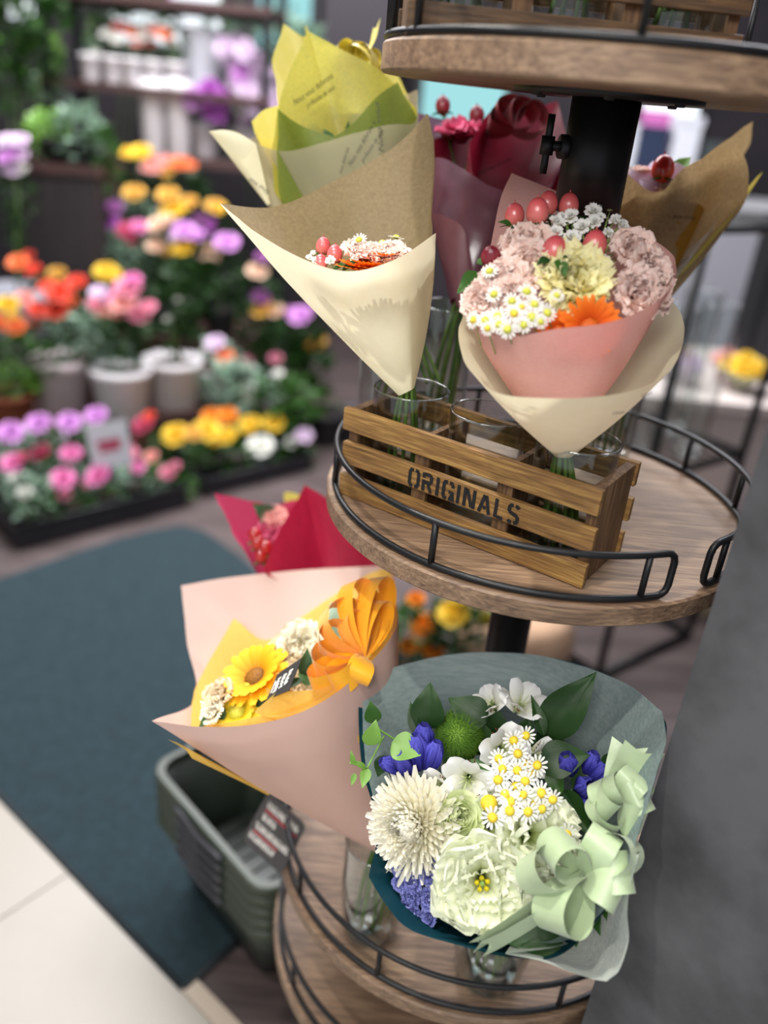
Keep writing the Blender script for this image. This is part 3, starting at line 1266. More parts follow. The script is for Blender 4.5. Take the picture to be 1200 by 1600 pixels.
vase('rounded clear glass vase below the teal bouquet on the lower shelf', (v2.x, v2.y, ZL + .0003), .042, .135, .006, 'vases on the lower shelf', .012)
vase('clear glass vase behind, holding the crimson bouquet on the lower shelf', (v3.x, v3.y, ZL + .0003), .038, .145, .002, 'vases on the lower shelf', .014)
# three vases with stems in the top crate
Lt = (T1_ - T0).length
for k, lb in enumerate(('clear glass vase at the open end of the top crate', 'clear glass vase in the middle of the top crate', 'clear glass vase at the wall end of the top crate')):
    c = tA + tu * Lt * (k + .5) / 3 + tn * .0425
    vase(lb, (c.x, c.y, ZT + .0045), .034, .12, 0, 'vases in the top crate')
    b = thing('stem_bundle', ('green stems standing in the top crate vase nearest the dark post', 'green stems standing in the middle vase of the top crate', 'green stems standing in the top crate vase nearest the grey pier')[k], 'flower stems', (c.x, c.y, ZT + .014), 0, 'stems in the top crate')
    for i in range(7):
        a = i * 2.4 + k
        p0 = V((.018 * math.cos(a), .018 * math.sin(a), 0))
        p1 = V((-.014 * math.cos(a + .5), -.014 * math.sin(a + .5), .16 + .02 * (i % 3)))
        part('stem', MB().tube(catmull([p0, (p0 + p1) / 2 + V((.004, 0, 0)), p1], 5), .0021, 7), M_stem, b)

# ================================================================== bouquets
def bouquet(label, tip):
    return thing('bouquet', label, 'bouquet', at(*tip), 0)


def gyp(T, px, py, d, r, stem=None):
    o = put(T, 'baby_breath', 'gyp', G['white'], px, py, d, (random.uniform(-.5, .5), .4, 1), r)
    if stem:
        twig(T, at(px, py, d + .002), at(*stem), .0005, None, (0, 0, .002))
    return o


def leaf(T, b, t, nrm=(0, 0, 1), wid=1.0, mesh='leaf', mat='leaf'):
    return place_leaf(T, leafset(mesh, mat), G[mat], at(*b), at(*t), seen(*nrm), wid)


def leafset(mesh, mat):
    key = (mesh, mat)
    if key not in K:
        K[key] = K[mesh].copy()
        K[key].materials.clear()
        K[key].materials.append(G[mat])
    return K[key]


# ---- tall cream cone (left, in the lettered crate)
t2 = (637, 606, .815)
B = bouquet('tall cream paper cone with coral berries, left in the lettered crate', t2)
s_in = Sheet([(343, 318, .803, 1), (400, 374, .772), (470, 416, .745), (545, 436, .735), (620, 420, .742), (672, 385, .775), (674, 320, .815), (679, 232, .845), (669, 176, .858, 1),
              (640, 208, .866), (600, 240, .870), (520, 284, .868), (430, 323, .848)], t2, .007, bulge=.003, wr=.0015)
s_in.mesh(B, 'inner_tissue', M_kraft, 18, 'tan translucent tissue', .31, 1.0)
s_out = Sheet([(342, 316, .797, 1), (400, 362, .75), (470, 403, .718), (545, 424, .708), (620, 404, .716), (681, 364, .762, 1), (675, 420, .80), (640, 470, .86), (540, 450, .88), (420, 375, .85)], (635, 612, .812), .0085, bulge=.005, wr=.001)
s_out.mesh(B, 'outer_paper', M_cream, 18, 'stiff cream paper')
stems(B, at(637, 600, .815), V((cvL.x, cvL.y, ZM + .013)), 8, .0022, .012)
for px, py, d, r in ((505, 385, .765, .0082), (523, 398, .755, .0086), (501, 411, .745, .0075)):
    berry(B, px, py, d, r, (.1, 1, .3))
for px, py, d, r in ((483, 403, .745, .0034), (492, 408, .742, .004), (517, 408, .74, .0052), (554, 405, .745, .0042), (586, 393, .755, .005), (489, 396, .75, .003)):
    gyp(B, px, py, d, r, (530, 450, .78))
for px, py, d in ((565, 399, .762), (612, 401, .765), (585, 405, .755)):
    put(B, 'carnation', 'carnation', G['blush'], px, py + 8, d, (.1, .8, .6), .021)
for px, py, d in ((558, 420, .745), (592, 404, .75), (575, 418, .742)):
    o = put(B, 'gerbera', 'gerbera', G['orange'], px, py + 2, d, (.1, .9, .35), .022)
    sub(o, 'flower_center', 'gerberadisc', G['orangedisc'], (0, 0, .05))
for px, py, d, r, f in ((561, 375, .76, .0075, (-.3, .4, 1)), (597, 380, .775, .0085, (-.1, 1, .4)), (619, 372, .78, .0085, (.2, 1, .2)), (607, 385, .77, .008, (.1, .9, .4))):
    daisy(B, px, py, d, r, f, 'greendisc')
    twig(B, at(px, py, d + .003), at(590, 415, .765), .0007)
for b, t in (((535, 422, .745), (566, 408, .735)), ((520, 424, .745), (540, 412, .735)), ((575, 425, .745), (560, 411, .74)), ((600, 418, .76), (630, 402, .76))):
    leaf(B, b, t, (0, .6, 1), 1.2, 'leaf', 'leaf')

# ---- yellow and green bouquet with lemon ribbon (top left)
SETBACK = .02
t1 = (625, 540, .93)
B = bouquet('yellow green tissue bouquet with lemon ribbon behind the tall cream cone', t1)
sy = Sheet([(427, 92, .96, 1), (443, 37, .985, 1), (476, 56, 1.0), (478, 38, 1.0, 1), (500, 68, 1.01), (600, 95, 1.03), (640, 150, 1.0, 1), (640, 220, .95), (560, 260, .92), (450, 240, .92), (432, 160, .935, 1)], t1, .01, bulge=.0, wr=.003, seed=4)
sy.mesh(B, 'lining_paper', M_yellowpaper, 16, 'bright yellow lining')
so = Sheet([(483, 50, .93, 1), (540, 80, .925), (597, 113, .93), (652, 172, .95, 1), (640, 290, .93), (560, 330, .90), (440, 312, .90), (424, 240, .915, 1), (434, 168, .922), (457, 100, .927)], t1, .011, bulge=.002, wr=.002, seed=8)
so.mesh(B, 'gold_tissue', M_olivefoil, 18, 'gold green shimmering tissue')
sg = Sheet([(432, 170, .917, 1), (470, 196, .905), (522, 214, .902, 1), (548, 196, .905), (590, 150, .91), (622, 128, .93, 1), (652, 185, .945, 1), (640, 300, .93), (560, 340, .898), (445, 320, .895)], (628, 544, .925), .012, bulge=.001, wr=.002, seed=8)
sg.mesh(B, 'green_tissue', M_greentissue, 16, 'leaf green inner tissue')
sb = Sheet([(327, 205, .93, 1), (362, 204, .925), (402, 226, .915), (455, 236, .905), (530, 215, .895), (600, 196, .895), (650, 190, .92), (652, 140, .96, 1), (625, 150, 1.0), (520, 170, 1.02), (400, 215, .99)], (626, 545, .927), .013, bulge=.002, wr=.003, seed=3)
sb.mesh(B, 'print_tissue', M_beigetissue, 18, 'sheer cream tissue with black script')
sf = Sheet([(327, 205, .93, 1), (352, 203, .922), (378, 211, .918), (402, 226, .917, 1), (380, 250, .915), (358, 240, .92)], (420, 320, .915), .002, closed=True, bulge=0)
sf.mesh(B, 'folded_corner', M_cream, 8, 'folded cream corner')
sl = Sheet([(393, 190, .935, 1), (412, 172, .93), (437, 164, .93, 1), (440, 210, .925), (404, 216, .93)], (450, 300, .925), .004, bulge=0)
sl.mesh(B, 'paper_flap', M_yellowpaper, 8, 'yellow flap')
stems(B, at(630, 535, .928), V((vY.x, vY.y, ZM + .014)), 6, .0022, .014)
stems(B, at(640, 500, .92), at(678, 600, .905), 4, .0021, .006)


def flat_text(parent, text, p0, p1, hgt, mat, mesh_shear=.4, lift=.002, name='printed_writing'):
    """script laid along p0->p1 facing the viewer side of the sheet"""
    p0, p1 = at(*p0), at(*p1)
    me = text_mesh(text, mesh_shear)
    xs = [v.co.x for v in me.vertices]
    L = (p1 - p0).length
    k = L / max(xs)
    x = (p1 - p0).normalized()
    z = (CP - p0).normalized()
    z = (z - x * z.dot(x)).normalized()
    y = z.cross(x)
    o = root_pos(parent)
    mb = MB()
    mb.add([p0 + x * v.co.x * k + y * v.co.y * hgt + z * lift - o for v in me.vertices], [tuple(p.vertices) for p in me.polygons])
    return part(name, mb, mat, parent, smooth=False)


flat_text(B, 'Nous vous delivrons', (460, 166, .917), (522, 121, .917), .0095, M_script, .5)
flat_text(B, 'profession de vous', (480, 170, .916), (524, 139, .916), .0075, M_script, .5)
flat_text(B, 'Nous vous delivrons le', (548, 262, .888), (588, 192, .886), .008, M_script, .4)
flat_text(B, 'profession de vous', (567, 256, .886), (600, 205, .886), .007, M_script, .4)
flat_text(B, 'vous delivrons', (533, 274, .888), (546, 232, .887), .006, M_script, .4)
flat_text(B, 'Nous vous', (600, 240, .887), (592, 160, .893), .008, M_script, .3)
flat_text(B, 'Nous vous', (424, 300, .897), (392, 278, .902), .008, M_script, .4)
cK = at(556, 104, .955)
for tx, ty, td, f, wv in ((523, 78, .945, .016, (.2, .25, 1)), (548, 72, .95, .017, (.1, .3, 1)), (573, 76, .94, .018, (.35, .2, 1)), (586, 86, .945, .017, (.6, .1, 1)), (600, 100, .95, .014, (.6, 0, 1))):
    ribbon_loop(B, cK, at(tx, ty, td), seen(*wv), .026, f, M_lemonribbon)
ribbon_tail(B, [cK, at(580, 70, .94), at(588, 40, .945)], .018, seen(.5, 0, 1), M_lemonribbon)
for px, py, d, k in ((560, 200, .96, 'lemon'), (520, 190, .97, 'cream'), (595, 230, .96, 'lemon')):
    put(B, 'carnation', 'carnationB', G[k], px, py, d, (0, 1, .4), .03)
for b, t in (((560, 250, .93), (590, 150, .945)), ((520, 250, .93), (480, 190, .935)), ((610, 240, .94), (640, 190, .95))):
    leaf(B, b, t, (0, .2, 1), 1.1, 'broadleaf', 'leaf')

# ---- pink felt bouquet (centre)
SETBACK = .03
t3 = (880, 714, .70)
B = bouquet('round pink felt bouquet with coral berries and carnations, in front of the pole', t3)
s_o = Sheet([(719, 505, .70), (724, 560, .655), (745, 590, .63), (780, 615, .612), (850, 622, .598), (930, 620, .598), (995, 608, .61), (1045, 580, .635), (1069, 530, .675), (1058, 480, .72), (1000, 440, .79), (870, 420, .82), (760, 450, .775)], t3, .007, bulge=.004, wr=.0008, seed=2)
s_o.mesh(B, 'outer_paper', M_cream, 18, 'cream outer cone')
for a, b in (((955, 648, .606), (975, 646, .608)), ((1000, 622, .612), (1018, 616, .617))):
    flat_text(B, 'vous', a, b, .004, M_script, .4, .0012)
s_i = Sheet([(800, 270, .79, 1), (782, 310, .775), (764, 390, .745), (738, 455, .70), (735, 505, .665), (790, 526, .628), (870, 514, .605), (950, 504, .605), (1012, 480, .622), (1048, 448, .65), (1057, 418, .69), (1040, 388, .72), (960, 340, .757), (880, 303, .775)], (872, 688, .70), .010, bulge=.006, wr=.0012, seed=5)
s_i.mesh(B, 'inner_felt', M_pinkfelt, 18, 'pink mottled felt')
stems(B, at(880, 700, .70), V((cvR.x, cvR.y, ZM + .014)), 9, .0022, .012)
D3 = lambda px, py: .655 + (450 - py) * .00036 - .018 * max(0, 1 - ((px - 890) / 140) ** 2)
for px, py, r, mt_, lf in ((804, 337, .0105, 'berry', 1), (840, 331, .0115, 'berry', 1), (856, 318, .0105, 'berry', 0), (889, 321, .0105, 'berry', 0), (866, 393, .0125, 'berry', 1), (929, 383, .012, 'berry', 0), (813, 377, .0095, 'redberry', 0)):
    berry(B, px, py, D3(px, py) + (.02 if r < .011 else -.004), r, (random.uniform(-.1, .15), 1, .28), mt_, lf)
    twig(B, at(px, py + r * 1400, D3(px, py) + .012), at(px + (890 - px) * .3, py + 75, D3(px, py) + .03), .0012, G['leaf'])
berry(B, 767, 401, D3(767, 401), .010, (-.1, .4, 1), 'darkberry', 1)
for px, py, r in ((869, 349, .0078), (892, 341, .0082), (926, 333, .0085), (910, 357, .0085), (929, 349, .008), (893, 374, .0085), (866, 366, .008), (939, 411, .0082), (961, 345, .006), (970, 355, .0078), (983, 372, .0078), (949, 366, .0062), (878, 340, .005), (936, 342, .006)):
    gyp(B, px, py, D3(px, py) + .012, r, (915, 420, .66))
for i in range(26):
    px, py = random.uniform(868, 985), random.uniform(330, 405)
    d = D3(px, py) + .016
    o = put(B, 'flower_bud', 'gyp', G['greenrose'], px, py, d, (0, 1, .3), random.uniform(.0016, .0026))
    twig(B, at(px, py, d), at(915 + (px - 915) * .4, 415, .668), .0004)
for px, py, r, f, k in ((822, 392, .022, (-.2, .5, 1), 'blush'), (826, 428, .025, (-.2, .3, 1), 'blush'), (793, 452, .023, (-.4, .2, 1), 'blush'), (757, 476, .018, (-.6, .2, .8), 'blush'), (800, 474, .020, (-.2, 0, 1), 'blush'),
                        (983, 405, .023, (.2, .5, 1), 'duskblush'), (1000, 435, .024, (.5, .2, 1), 'duskblush'), (985, 465, .023, (.3, .1, 1), 'duskblush'), (1012, 462, .019, (.6, .1, .8), 'duskblush')):
    put(B, 'carnation', random.choice(('carnation', 'carnationB')), G[k], px, py, D3(px, py) + .018, f, r * 1.12)
put(B, 'carnation', 'lemoncarn', G['lemon'], 893, 452, D3(893, 452) + .022, (.0, .28, 1), .036, 'pale lemon yellow carnation')
o = put(B, 'gerbera', 'gerbera', G['orange'], 920, 514, .630, (.05, -.2, 1), .029)
sub(o, 'flower_center', 'gerberadisc', G['orangedisc'], (0, 0, .08), 1.2)
o = put(B, 'gerbera', 'gerbera', G['orange'], 872, 520, .634, (-.1, -.2, 1), .020)
sub(o, 'flower_center', 'gerberadisc', G['orangedisc'], (0, 0, .08), 1.2)
for px, py, r, f in ((765, 424, .0085, (-.2, .5, 1)), (772, 460, .0085, (-.5, .2, 1)), (823, 456, .0095, (.1, .6, 1)), (835, 476, .0092, (.1, .4, 1)), (800, 471, .0085, (-.1, .2, 1)), (803, 490, .009, (0, .2, 1)), (777, 494, .009, (-.4, .2, 1)),
                     (831, 496, .0098, (.1, .1, 1)), (855, 489, .0092, (.3, .2, 1)), (870, 462, .0075, (.2, .5, 1)), (780, 507, .0085, (-.3, -.2, 1)), (793, 515, .009, (0, -.2, 1)), (758, 500, .0085, (-.6, .1, 1)), (740, 500, .008, (-.8, 0, .8)), (818, 508, .008, (.1, 0, 1)), (845, 503, .007, (.2, 0, 1)), (762, 513, .007, (-.4, -.3, 1)), (815, 480, .007, (0, .3, 1))):
    daisy(B, px, py, D3(px, py) - .012, r * .88, f, random.choice(('greendisc', 'yellowdisc')))
    twig(B, at(px, py, D3(px, py) - .009), at(px + 12, py + 40, D3(px, py) + .02), .0006)
leaf(B, (766, 432, .69), (714, 455, .675), (-.4, .7, 1), 1.55, 'broadleaf', 'leaf')
for b, t, w_ in (((800, 352, .68), (778, 346, .675), 1.3), ((806, 352, .68), (806, 372, .67), 1.3), ((812, 350, .68), (832, 352, .68), 1.3), ((858, 404, .64), (838, 414, .635), 1.5), ((872, 405, .64), (884, 432, .63), 1.4), ((880, 400, .645), (896, 404, .64), 1.4),
                 ((850, 345, .69), (868, 335, .69), 1.3), ((840, 350, .685), (862, 356, .68), 1.1), ((905, 400, .66), (930, 402, .655), 1.5), ((780, 410, .68), (795, 400, .67), 1.4), ((918, 352, .69), (905, 336, .70), 1.2), ((770, 432, .69), (756, 470, .68), 1.2)):
    leaf(B, b, t, (0, .5, 1), w_, 'leaf', 'darkleaf' if random.random() < .5 else 'leaf')

# ---- dark red bouquet behind
SETBACK = 0.0
t4 = (722, 470, .945)
B = bouquet('dark red tissue bouquet in mauve film behind, left of the black pole', t4)
s = Sheet([(735, 225, .93, 1), (775, 160, 1.0, 1), (830, 170, 1.02), (872, 158, 1.03, 1), (885, 230, .99), (865, 300, .95), (800, 300, .92), (745, 290, .92)], t4, .012, bulge=.003, wr=.004, seed=11)
s.mesh(B, 'red_tissue', M_darkred, 16)
s = Sheet([(652, 176, 1.0, 1), (690, 185, 1.03), (740, 190, 1.05), (790, 200, 1.05), (884, 210, 1.03, 1), (868, 280, .95), (790, 300, .915), (700, 250, .935), (660, 240, .96)], (722, 474, .945), .014, bulge=.004, wr=.004, seed=12)
s.mesh(B, 'outer_film', M_mauvefilm, 16, 'sheer mauve film')
s = Sheet([(672, 250, .985, 1), (720, 290, .96), (790, 320, .95), (860, 320, .955), (880, 250, 1.0), (780, 220, 1.04), (690, 215, 1.0)], (722, 472, .945), .013, bulge=.003, wr=.004, seed=15)
s.mesh(B, 'inner_tissue', M_darkred, 16)
s = Sheet([(672, 330, .94, 1), (700, 340, .92), (725, 360, .915), (740, 420, .925, 1), (700, 400, .95)], (722, 480, .94), .006, bulge=.003)
s.mesh(B, 'paper_flap', thin('dusty pink flap', lin('b07a86'), lin('a06a78'), .4, .4, .04, .2), 8, 'pale pink flap')
flat_text(B, 'Nous vous delivrons', (745, 275, .905), (800, 250, .905), .006, M_script, .4, .003)
kn = at(800, 205, .97)
for tx, ty, f in ((788, 160, .02), (822, 165, .02), (848, 178, .02), (770, 180, .018)):
    ribbon_loop(B, kn, at(tx, ty, .975), seen(.3, 0, 1), .03, f, M_redribbon)
for px, py, d in ((700, 205, 1.0), (745, 180, 1.0), (692, 165, 1.02)):
    berry(B, px, py, d, .011, (0, 1, .2), 'darkberry', 1)
    twig(B, at(px, py + 8, d), at(720, 300, .97), .0012, G['leaf'])
put(B, 'carnation', 'carnation', G['crimson'], 720, 225, 1.0, (0, .8, .5), .035)
stems(B, at(722, 462, .945), V((vR.x, vR.y, ZM + .012)), 7, .0022, .013)

# ---- beige bouquet behind the pole at right
t5 = (988, 505, .95)
B = bouquet('beige tissue bouquet with one red berry, right of the black pole', t5)
s = Sheet([(876, 215, .97, 1), (930, 240, .93), (975, 268, .90), (1020, 298, .885), (1060, 285, .895), (1110, 235, .93), (1178, 190, .99, 1), (1160, 240, 1.04), (1060, 270, 1.06), (940, 250, 1.04)], t5, .013, bulge=.003, wr=.003, seed=21)
s.mesh(B, 'inner_tissue', M_beige, 16)
s = Sheet([(958, 330, .91, 1), (1000, 305, .885), (1035, 300, .882), (1070, 262, .885), (1155, 222, .92, 1), (1171, 280, .94), (1150, 330, .95), (1050, 350, .98), (970, 340, .95)], (990, 510, .945), .012, bulge=.004, wr=.003, seed=22)
s.mesh(B, 'outer_tissue', M_beige, 16)
s = Sheet([(962, 330, .93), (1010, 322, .90), (1070, 312, .90), (1100, 330, .93), (1040, 345, .97)], (990, 508, .947), .011, bulge=.003)
s.mesh(B, 'mustard_lining', M_mustard, 12, 'mustard lining')
s = Sheet([(1192, 268, .96, 1), (1176, 285, .95), (1150, 330, .945), (1122, 365, .945, 1), (1140, 350, .955), (1175, 295, .965)], (1040, 450, .945), .002, bulge=.001)
s.mesh(B, 'paper_edge', M_yellowpaper, 6, 'bright yellow paper edge')
s = Sheet([(1125, 335, .938, 1), (1110, 360, .935), (1085, 380, .935), (1060, 400, .937, 1), (1095, 390, .945)], (1000, 505, .943), .004, bulge=.001)
s.mesh(B, 'film_edge', M_film, 6, 'shiny clear film')
flat_text(B, 'Nous vous', (1086, 338, .90), (1050, 336, .90), .007, M_script, .4, .004)
flat_text(B, 'vous', (1075, 400, .925), (1052, 418, .925), .006, M_script, .4, .003)
berry(B, 1036, 264, .905, .0145, (.1, 1, .2), 'redberry', 1)
for b, t, w_ in (((1030, 300, .905), (998, 278, .91), 2.6), ((1062, 298, .91), (1058, 252, .915), 3.0), ((1000, 300, .92), (985, 262, .93), 2.6), ((1040, 295, .93), (1020, 250, .945), 2.8)):
    place_leaf(B, leafset('leaf', 'palepink'), G['palepink'], at(*b), at(*t), seen(0, .3, 1), w_, 'petal')
for px, py, d, f in ((1015, 285, .925, (-.3, .9, .3)), (1058, 275, .925, (.3, .9, .4)), (1000, 262, .94, (0, .9, .3)), (1040, 290, .91, (0, .8, .5))):
    put(B, 'carnation', 'carnationB', G['blush'], px, py + 14, d, f, .014)
for b, t in (((1050, 275, .92), (1080, 243, .925)), ((1055, 278, .92), (1062, 245, .93))):
    leaf(B, b, t, (0, .6, 1), 1.3, 'leaf', 'limeleaf')
stems(B, at(988, 500, .95), V((vB.x, vB.y, ZM + .012)), 7, .0022, .013)

# ---- crimson bouquet (lower shelf, behind)
t6 = (560, 1085, 1.165)
B = bouquet('crimson tissue bouquet with red berries behind the dusty rose paper bouquet', t6)
s = Sheet([(336, 770, 1.13, 1), (380, 782, 1.15), (430, 790, 1.18), (490, 800, 1.22), (560, 790, 1.25), (610, 830, 1.24), (600, 920, 1.15), (480, 940, 1.10), (405, 900, 1.10), (368, 835, 1.11)], t6, .015, bulge=.004, wr=.005, seed=31)
s.mesh(B, 'outer_tissue', M_crimsonpink, 16, 'pink crimson outer sheet')
s = Sheet([(432, 790, 1.17, 1), (460, 781, 1.19), (492, 783, 1.21, 1), (540, 800, 1.22), (500, 880, 1.2), (440, 860, 1.16)], (550, 1080, 1.17), .015, bulge=.003, wr=.004, seed=34)
s.mesh(B, 'back_tissue', M_crimsonpink, 12, 'rose pink back sheet')
s = Sheet([(476, 758, 1.13, 1), (505, 775, 1.14), (545, 810, 1.15), (590, 850, 1.16), (600, 940, 1.14), (500, 950, 1.09), (412, 890, 1.08, 1), (428, 845, 1.09), (452, 800, 1.11)], (560, 1090, 1.16), .014, bulge=.006, wr=.004, seed=33)
s.mesh(B, 'front_tissue', M_crimson, 16, 'deep crimson folded front sheet')
s = Sheet([(445, 770, 1.2), (480, 776, 1.22), (520, 790, 1.23), (500, 830, 1.22), (455, 800, 1.2)], (550, 1070, 1.18), .01)
s.mesh(B, 'lining_paper', M_yellowpaper, 8, 'pale yellow lining')
for px, py in ((403, 848), (408, 868), (415, 855), (398, 836)):
    berry(B, px, py, 1.105, .0105, (-.2, .8, .5), 'redberry', 1)
put(B, 'carnation', 'carnation', G['salmonpink'], 432, 815, 1.14, (-.2, .6, .8), .022)
put(B, 'rose', 'carnationB', G['crimson'], 420, 838, 1.13, (-.2, .6, .8), .022)
leaf(B, (434, 820, 1.14), (395, 786, 1.13), (0, .6, 1), 1.4, 'broadleaf', 'darkleaf')
leaf(B, (414, 850, 1.12), (392, 838, 1.10), (0, .6, 1), 1.2, 'leaf', 'darkleaf')
stems(B, at(560, 1080, 1.165), V((v3.x, v3.y, ZL + .02)), 7, .0024, .014)

# ---- dusty rose paper bouquet with golden ribbon
t7 = (598, 1322, .932)
B = bouquet('dusty rose paper bouquet with sunflowers and golden ribbon over green baskets', t7)
s_r = Sheet([(617, 985, .88), (560, 1054, .835), (490, 1104, .81), (410, 1130, .80), (320, 1136, .815), (238, 1126, .845, 1), (306, 1092, .98), (292, 1000, 1.02), (283, 915, 1.05, 1), (360, 902, 1.075), (480, 890, 1.09), (590, 884, 1.08, 1), (612, 890, 1.05), (619, 935, .96)], t7, .012, bulge=.004, wr=.0015, seed=41)
s_r.mesh(B, 'outer_paper', M_rosepaper, 20, 'matt dusty rose paper')
s_y = Sheet([(608, 975, .90), (560, 1045, .85), (480, 1096, .83), (400, 1120, .825), (300, 1138, .85, 1), (301, 1090, .93), (318, 1050, .97), (365, 966, 1.02, 1), (415, 1000, 1.03), (470, 965, 1.05), (560, 905, 1.07), (610, 885, 1.04, 1), (614, 930, .96)], (596, 1312, .93), .010, bulge=-.004, wr=.002, seed=43)
s_y.mesh(B, 'yellow_tissue', M_yellowtissue, 18, 'sheer yellow tissue')
s_f = Sheet([(560, 1052, .842, 1), (500, 1076, .834), (432, 1081, .832, 1), (400, 1115, .822), (470, 1108, .82)], (560, 1150, .86), .01, bulge=.0)
s_f.mesh(B, 'folded_tissue', M_yellowtissue, 8, 'folded front of the yellow tissue')
s_k = Sheet([(262, 1155, .85, 1), (285, 1165, .845), (300, 1185, .85, 1), (290, 1172, .86)], (420, 1240, .90), .002)
s_k.mesh(B, 'tissue_corner', M_yellowtissue, 6)
stems(B, at(598, 1315, .932), V((v1.x, v1.y, ZL + .02)), 9, .0024, .014)
D7 = lambda px, py: .855 + (1100 - py) * .00055
K['sun'] = ray_flower(17, .8, .14, .22, 2, 1.35, .2, .6, 3, 6).mesh('sunflower')
for px, py, r, f, k in ((400, 1060, .042, (-.35, .75, .6), 'sun'), (372, 1112, .03, (-.3, .55, .8), 'lemonray')):
    o = put(B, 'sunflower', 'sun', G[k], px, py, D7(px, py) + (.010 if k == 'lemonray' else 0), f, r)
    sub(o, 'flower_center', 'gerberadisc', G['browndisc'] if k == 'sun' else G['greendisc'], (0, 0, .05), 1.2)
for px, py, r, f, k in ((474, 1012, .030, (0, .5, .9), 'cream'), (350, 1094, .022, (-.5, .6, .6), 'peach'), (458, 1036, .020, (0, .5, .8), 'peach'), (482, 1064, .018, (0, .5, .8), 'cream'), (340, 1115, .017, (-.5, .5, .6), 'cream'), (466, 1075, .016, (0, .5, .8), 'peach'), (440, 1025, .02, (-.2, .6, .8), 'peach')):
    put(B, 'lisianthus', 'carnationB', G[k], px, py, D7(px, py) + .01, f, r)
for b, t, w_, mt_ in (((400, 1105, .85), (430, 1090, .85), 1.3, 'darkleaf'), ((478, 1062, .87), (480, 1012, .875), 1.0, 'darkleaf'), ((330, 1120, .85), (310, 1137, .845), 1.2, 'leaf'), ((350, 1125, .85), (330, 1088, .86), .9, 'leaf'), ((485, 1070, .86), (465, 1052, .865), 1.0, 'leaf'), ((430, 1030, .90), (410, 1012, .91), .8, 'leaf'), ((560, 990, .93), (515, 940, .945), 1.9, 'greyleaf'), ((470, 1060, .86), (452, 1075, .85), 1.0, 'darkleaf')):
    leaf(B, b, t, (0, .5, 1), w_, 'broadleaf', mt_)
# black gift tag
q = [at(472, 1027, .838), at(451, 1079, .822), at(420, 1086, .83), at(433, 1054, .846)]
q[2] = q[0] + (q[3] - q[0]) + (q[1] - q[0]) * .75
L7 = root_pos(B)
mb = MB()
nz = (q[1] - q[0]).cross(q[3] - q[0]).normalized()
if nz.dot(CP - q[0]) < 0:
    nz = -nz
mb.add([p - L7 for p in q] + [p - nz * .0008 - L7 for p in q], [(0, 1, 2, 3), (7, 6, 5, 4), (0, 4, 5, 1), (1, 5, 6, 2), (2, 6, 7, 3), (3, 7, 4, 0)])
tg = part('gift_tag', mb, pbr('charcoal card', lin('2e2c2b'), .6), B, label='small charcoal card with white handwriting', smooth=False)
M_chalk = pbr('white ink', lin('e8e4dc'), .8)
sx, sy_ = (q[3] - q[0]), (q[1] - q[0])
Mt = Matrix(((sx.x, sy_.x, nz.x, q[0].x), (sx.y, sy_.y, nz.y, q[0].y), (sx.z, sy_.z, nz.z, q[0].z), (0, 0, 0, 1)))
scr = []
for l in range(3):
    x = .30 + .22 * l
    scr.append([(x + .08 * math.sin(i * 2.1 + l), .22 + .45 * i / 13 + .03 * math.cos(i * 1.7)) for i in range(14)])
scr.append([(.90, .25), (.90, .62)])
part('handwriting', strokes(scr, .05, Mt, L7, .0006), M_chalk, tg, smooth=False)
# golden bow
kn = at(567, 1025, .855)
for tx, ty, td, f, wv, wd in ((597, 903, .89, .018, (.8, .05, .8), .026), (557, 908, .885, .022, (.75, -.1, .8), .026), (520, 944, .87, .026, (.45, .6, .8), .028), (500, 985, .86, .020, (-.1, .7, .9), .022), (488, 1035, .85, .018, (-.6, .6, .7), .028),
                              (484, 1066, .838, .014, (-.3, .8, .6), .022), (520, 1070, .83, .014, (-.8, .2, .7), .028), (556, 1062, .83, .012, (-.9, 0, .5), .028), (598, 940, .88, .014, (.8, .2, .6), .024), (545, 958, .87, .014, (.6, .4, .8), .024)):
    ribbon_loop(B, kn, at(tx, ty, td), seen(*wv), wd, f, M_goldribbon, twist=.3)

# ---- teal and grey felt bouquet with mint ribbon (front)
t8 = (788, 1400, .893)
B = bouquet('large teal and grey felt bouquet with mint satin bow in the foreground', t8)
s_t = Sheet([(566, 1062, .855, 1), (560, 1110, .84), (566, 1200, .81), (590, 1290, .775), (576, 1370, .735, 1), (602, 1412, .715), (640, 1452, .70), (720, 1478, .69), (800, 1496, .685), (880, 1490, .68), (960, 1400, .68), (1005, 1280, .69), (1040, 1165, .705, 1), (1034, 1118, .775), (960, 1060, .855), (860, 1027, .91), (750, 1022, .93), (640, 1036, .915)], t8, .014, bulge=.006, wr=0, seed=51)
s_t.mesh(B, 'outer_paper', M_teal, 20, 'smooth deep teal paper')
s_g = Sheet([(572, 1058, .857, 1), (567, 1110, .84), (572, 1200, .81), (596, 1300, .78), (610, 1345, .765), (680, 1420, .74), (780, 1460, .715), (880, 1470, .69), (960, 1400, .677), (1005, 1280, .685), (1041, 1160, .70, 1), (1036, 1112, .745, 1), (975, 1066, .82), (880, 1032, .88), (800, 1020, .90), (720, 1021, .905), (640, 1036, .89)], t8, .018, bulge=-.010, wr=.001, seed=53)
s_g.mesh(B, 'inner_felt', M_felt, 22, 'grey white fibre felt lining')
s_w = Sheet([(790, 1490, .684, 1), (850, 1502, .675), (910, 1526, .665), (948, 1534, .66, 1), (968, 1515, .663), (981, 1470, .668), (982, 1400, .672), (1000, 1330, .675, 1), (960, 1400, .69), (900, 1470, .695)], (860, 1430, .80), .006, bulge=.006, wr=.002, seed=54)
s_w.mesh(B, 'felt_flap', M_feltlight, 10, 'white felt corner folded outward')
stems(B, at(788, 1395, .893), V((v2.x, v2.y, ZL + .018)), 9, .0024, .014)
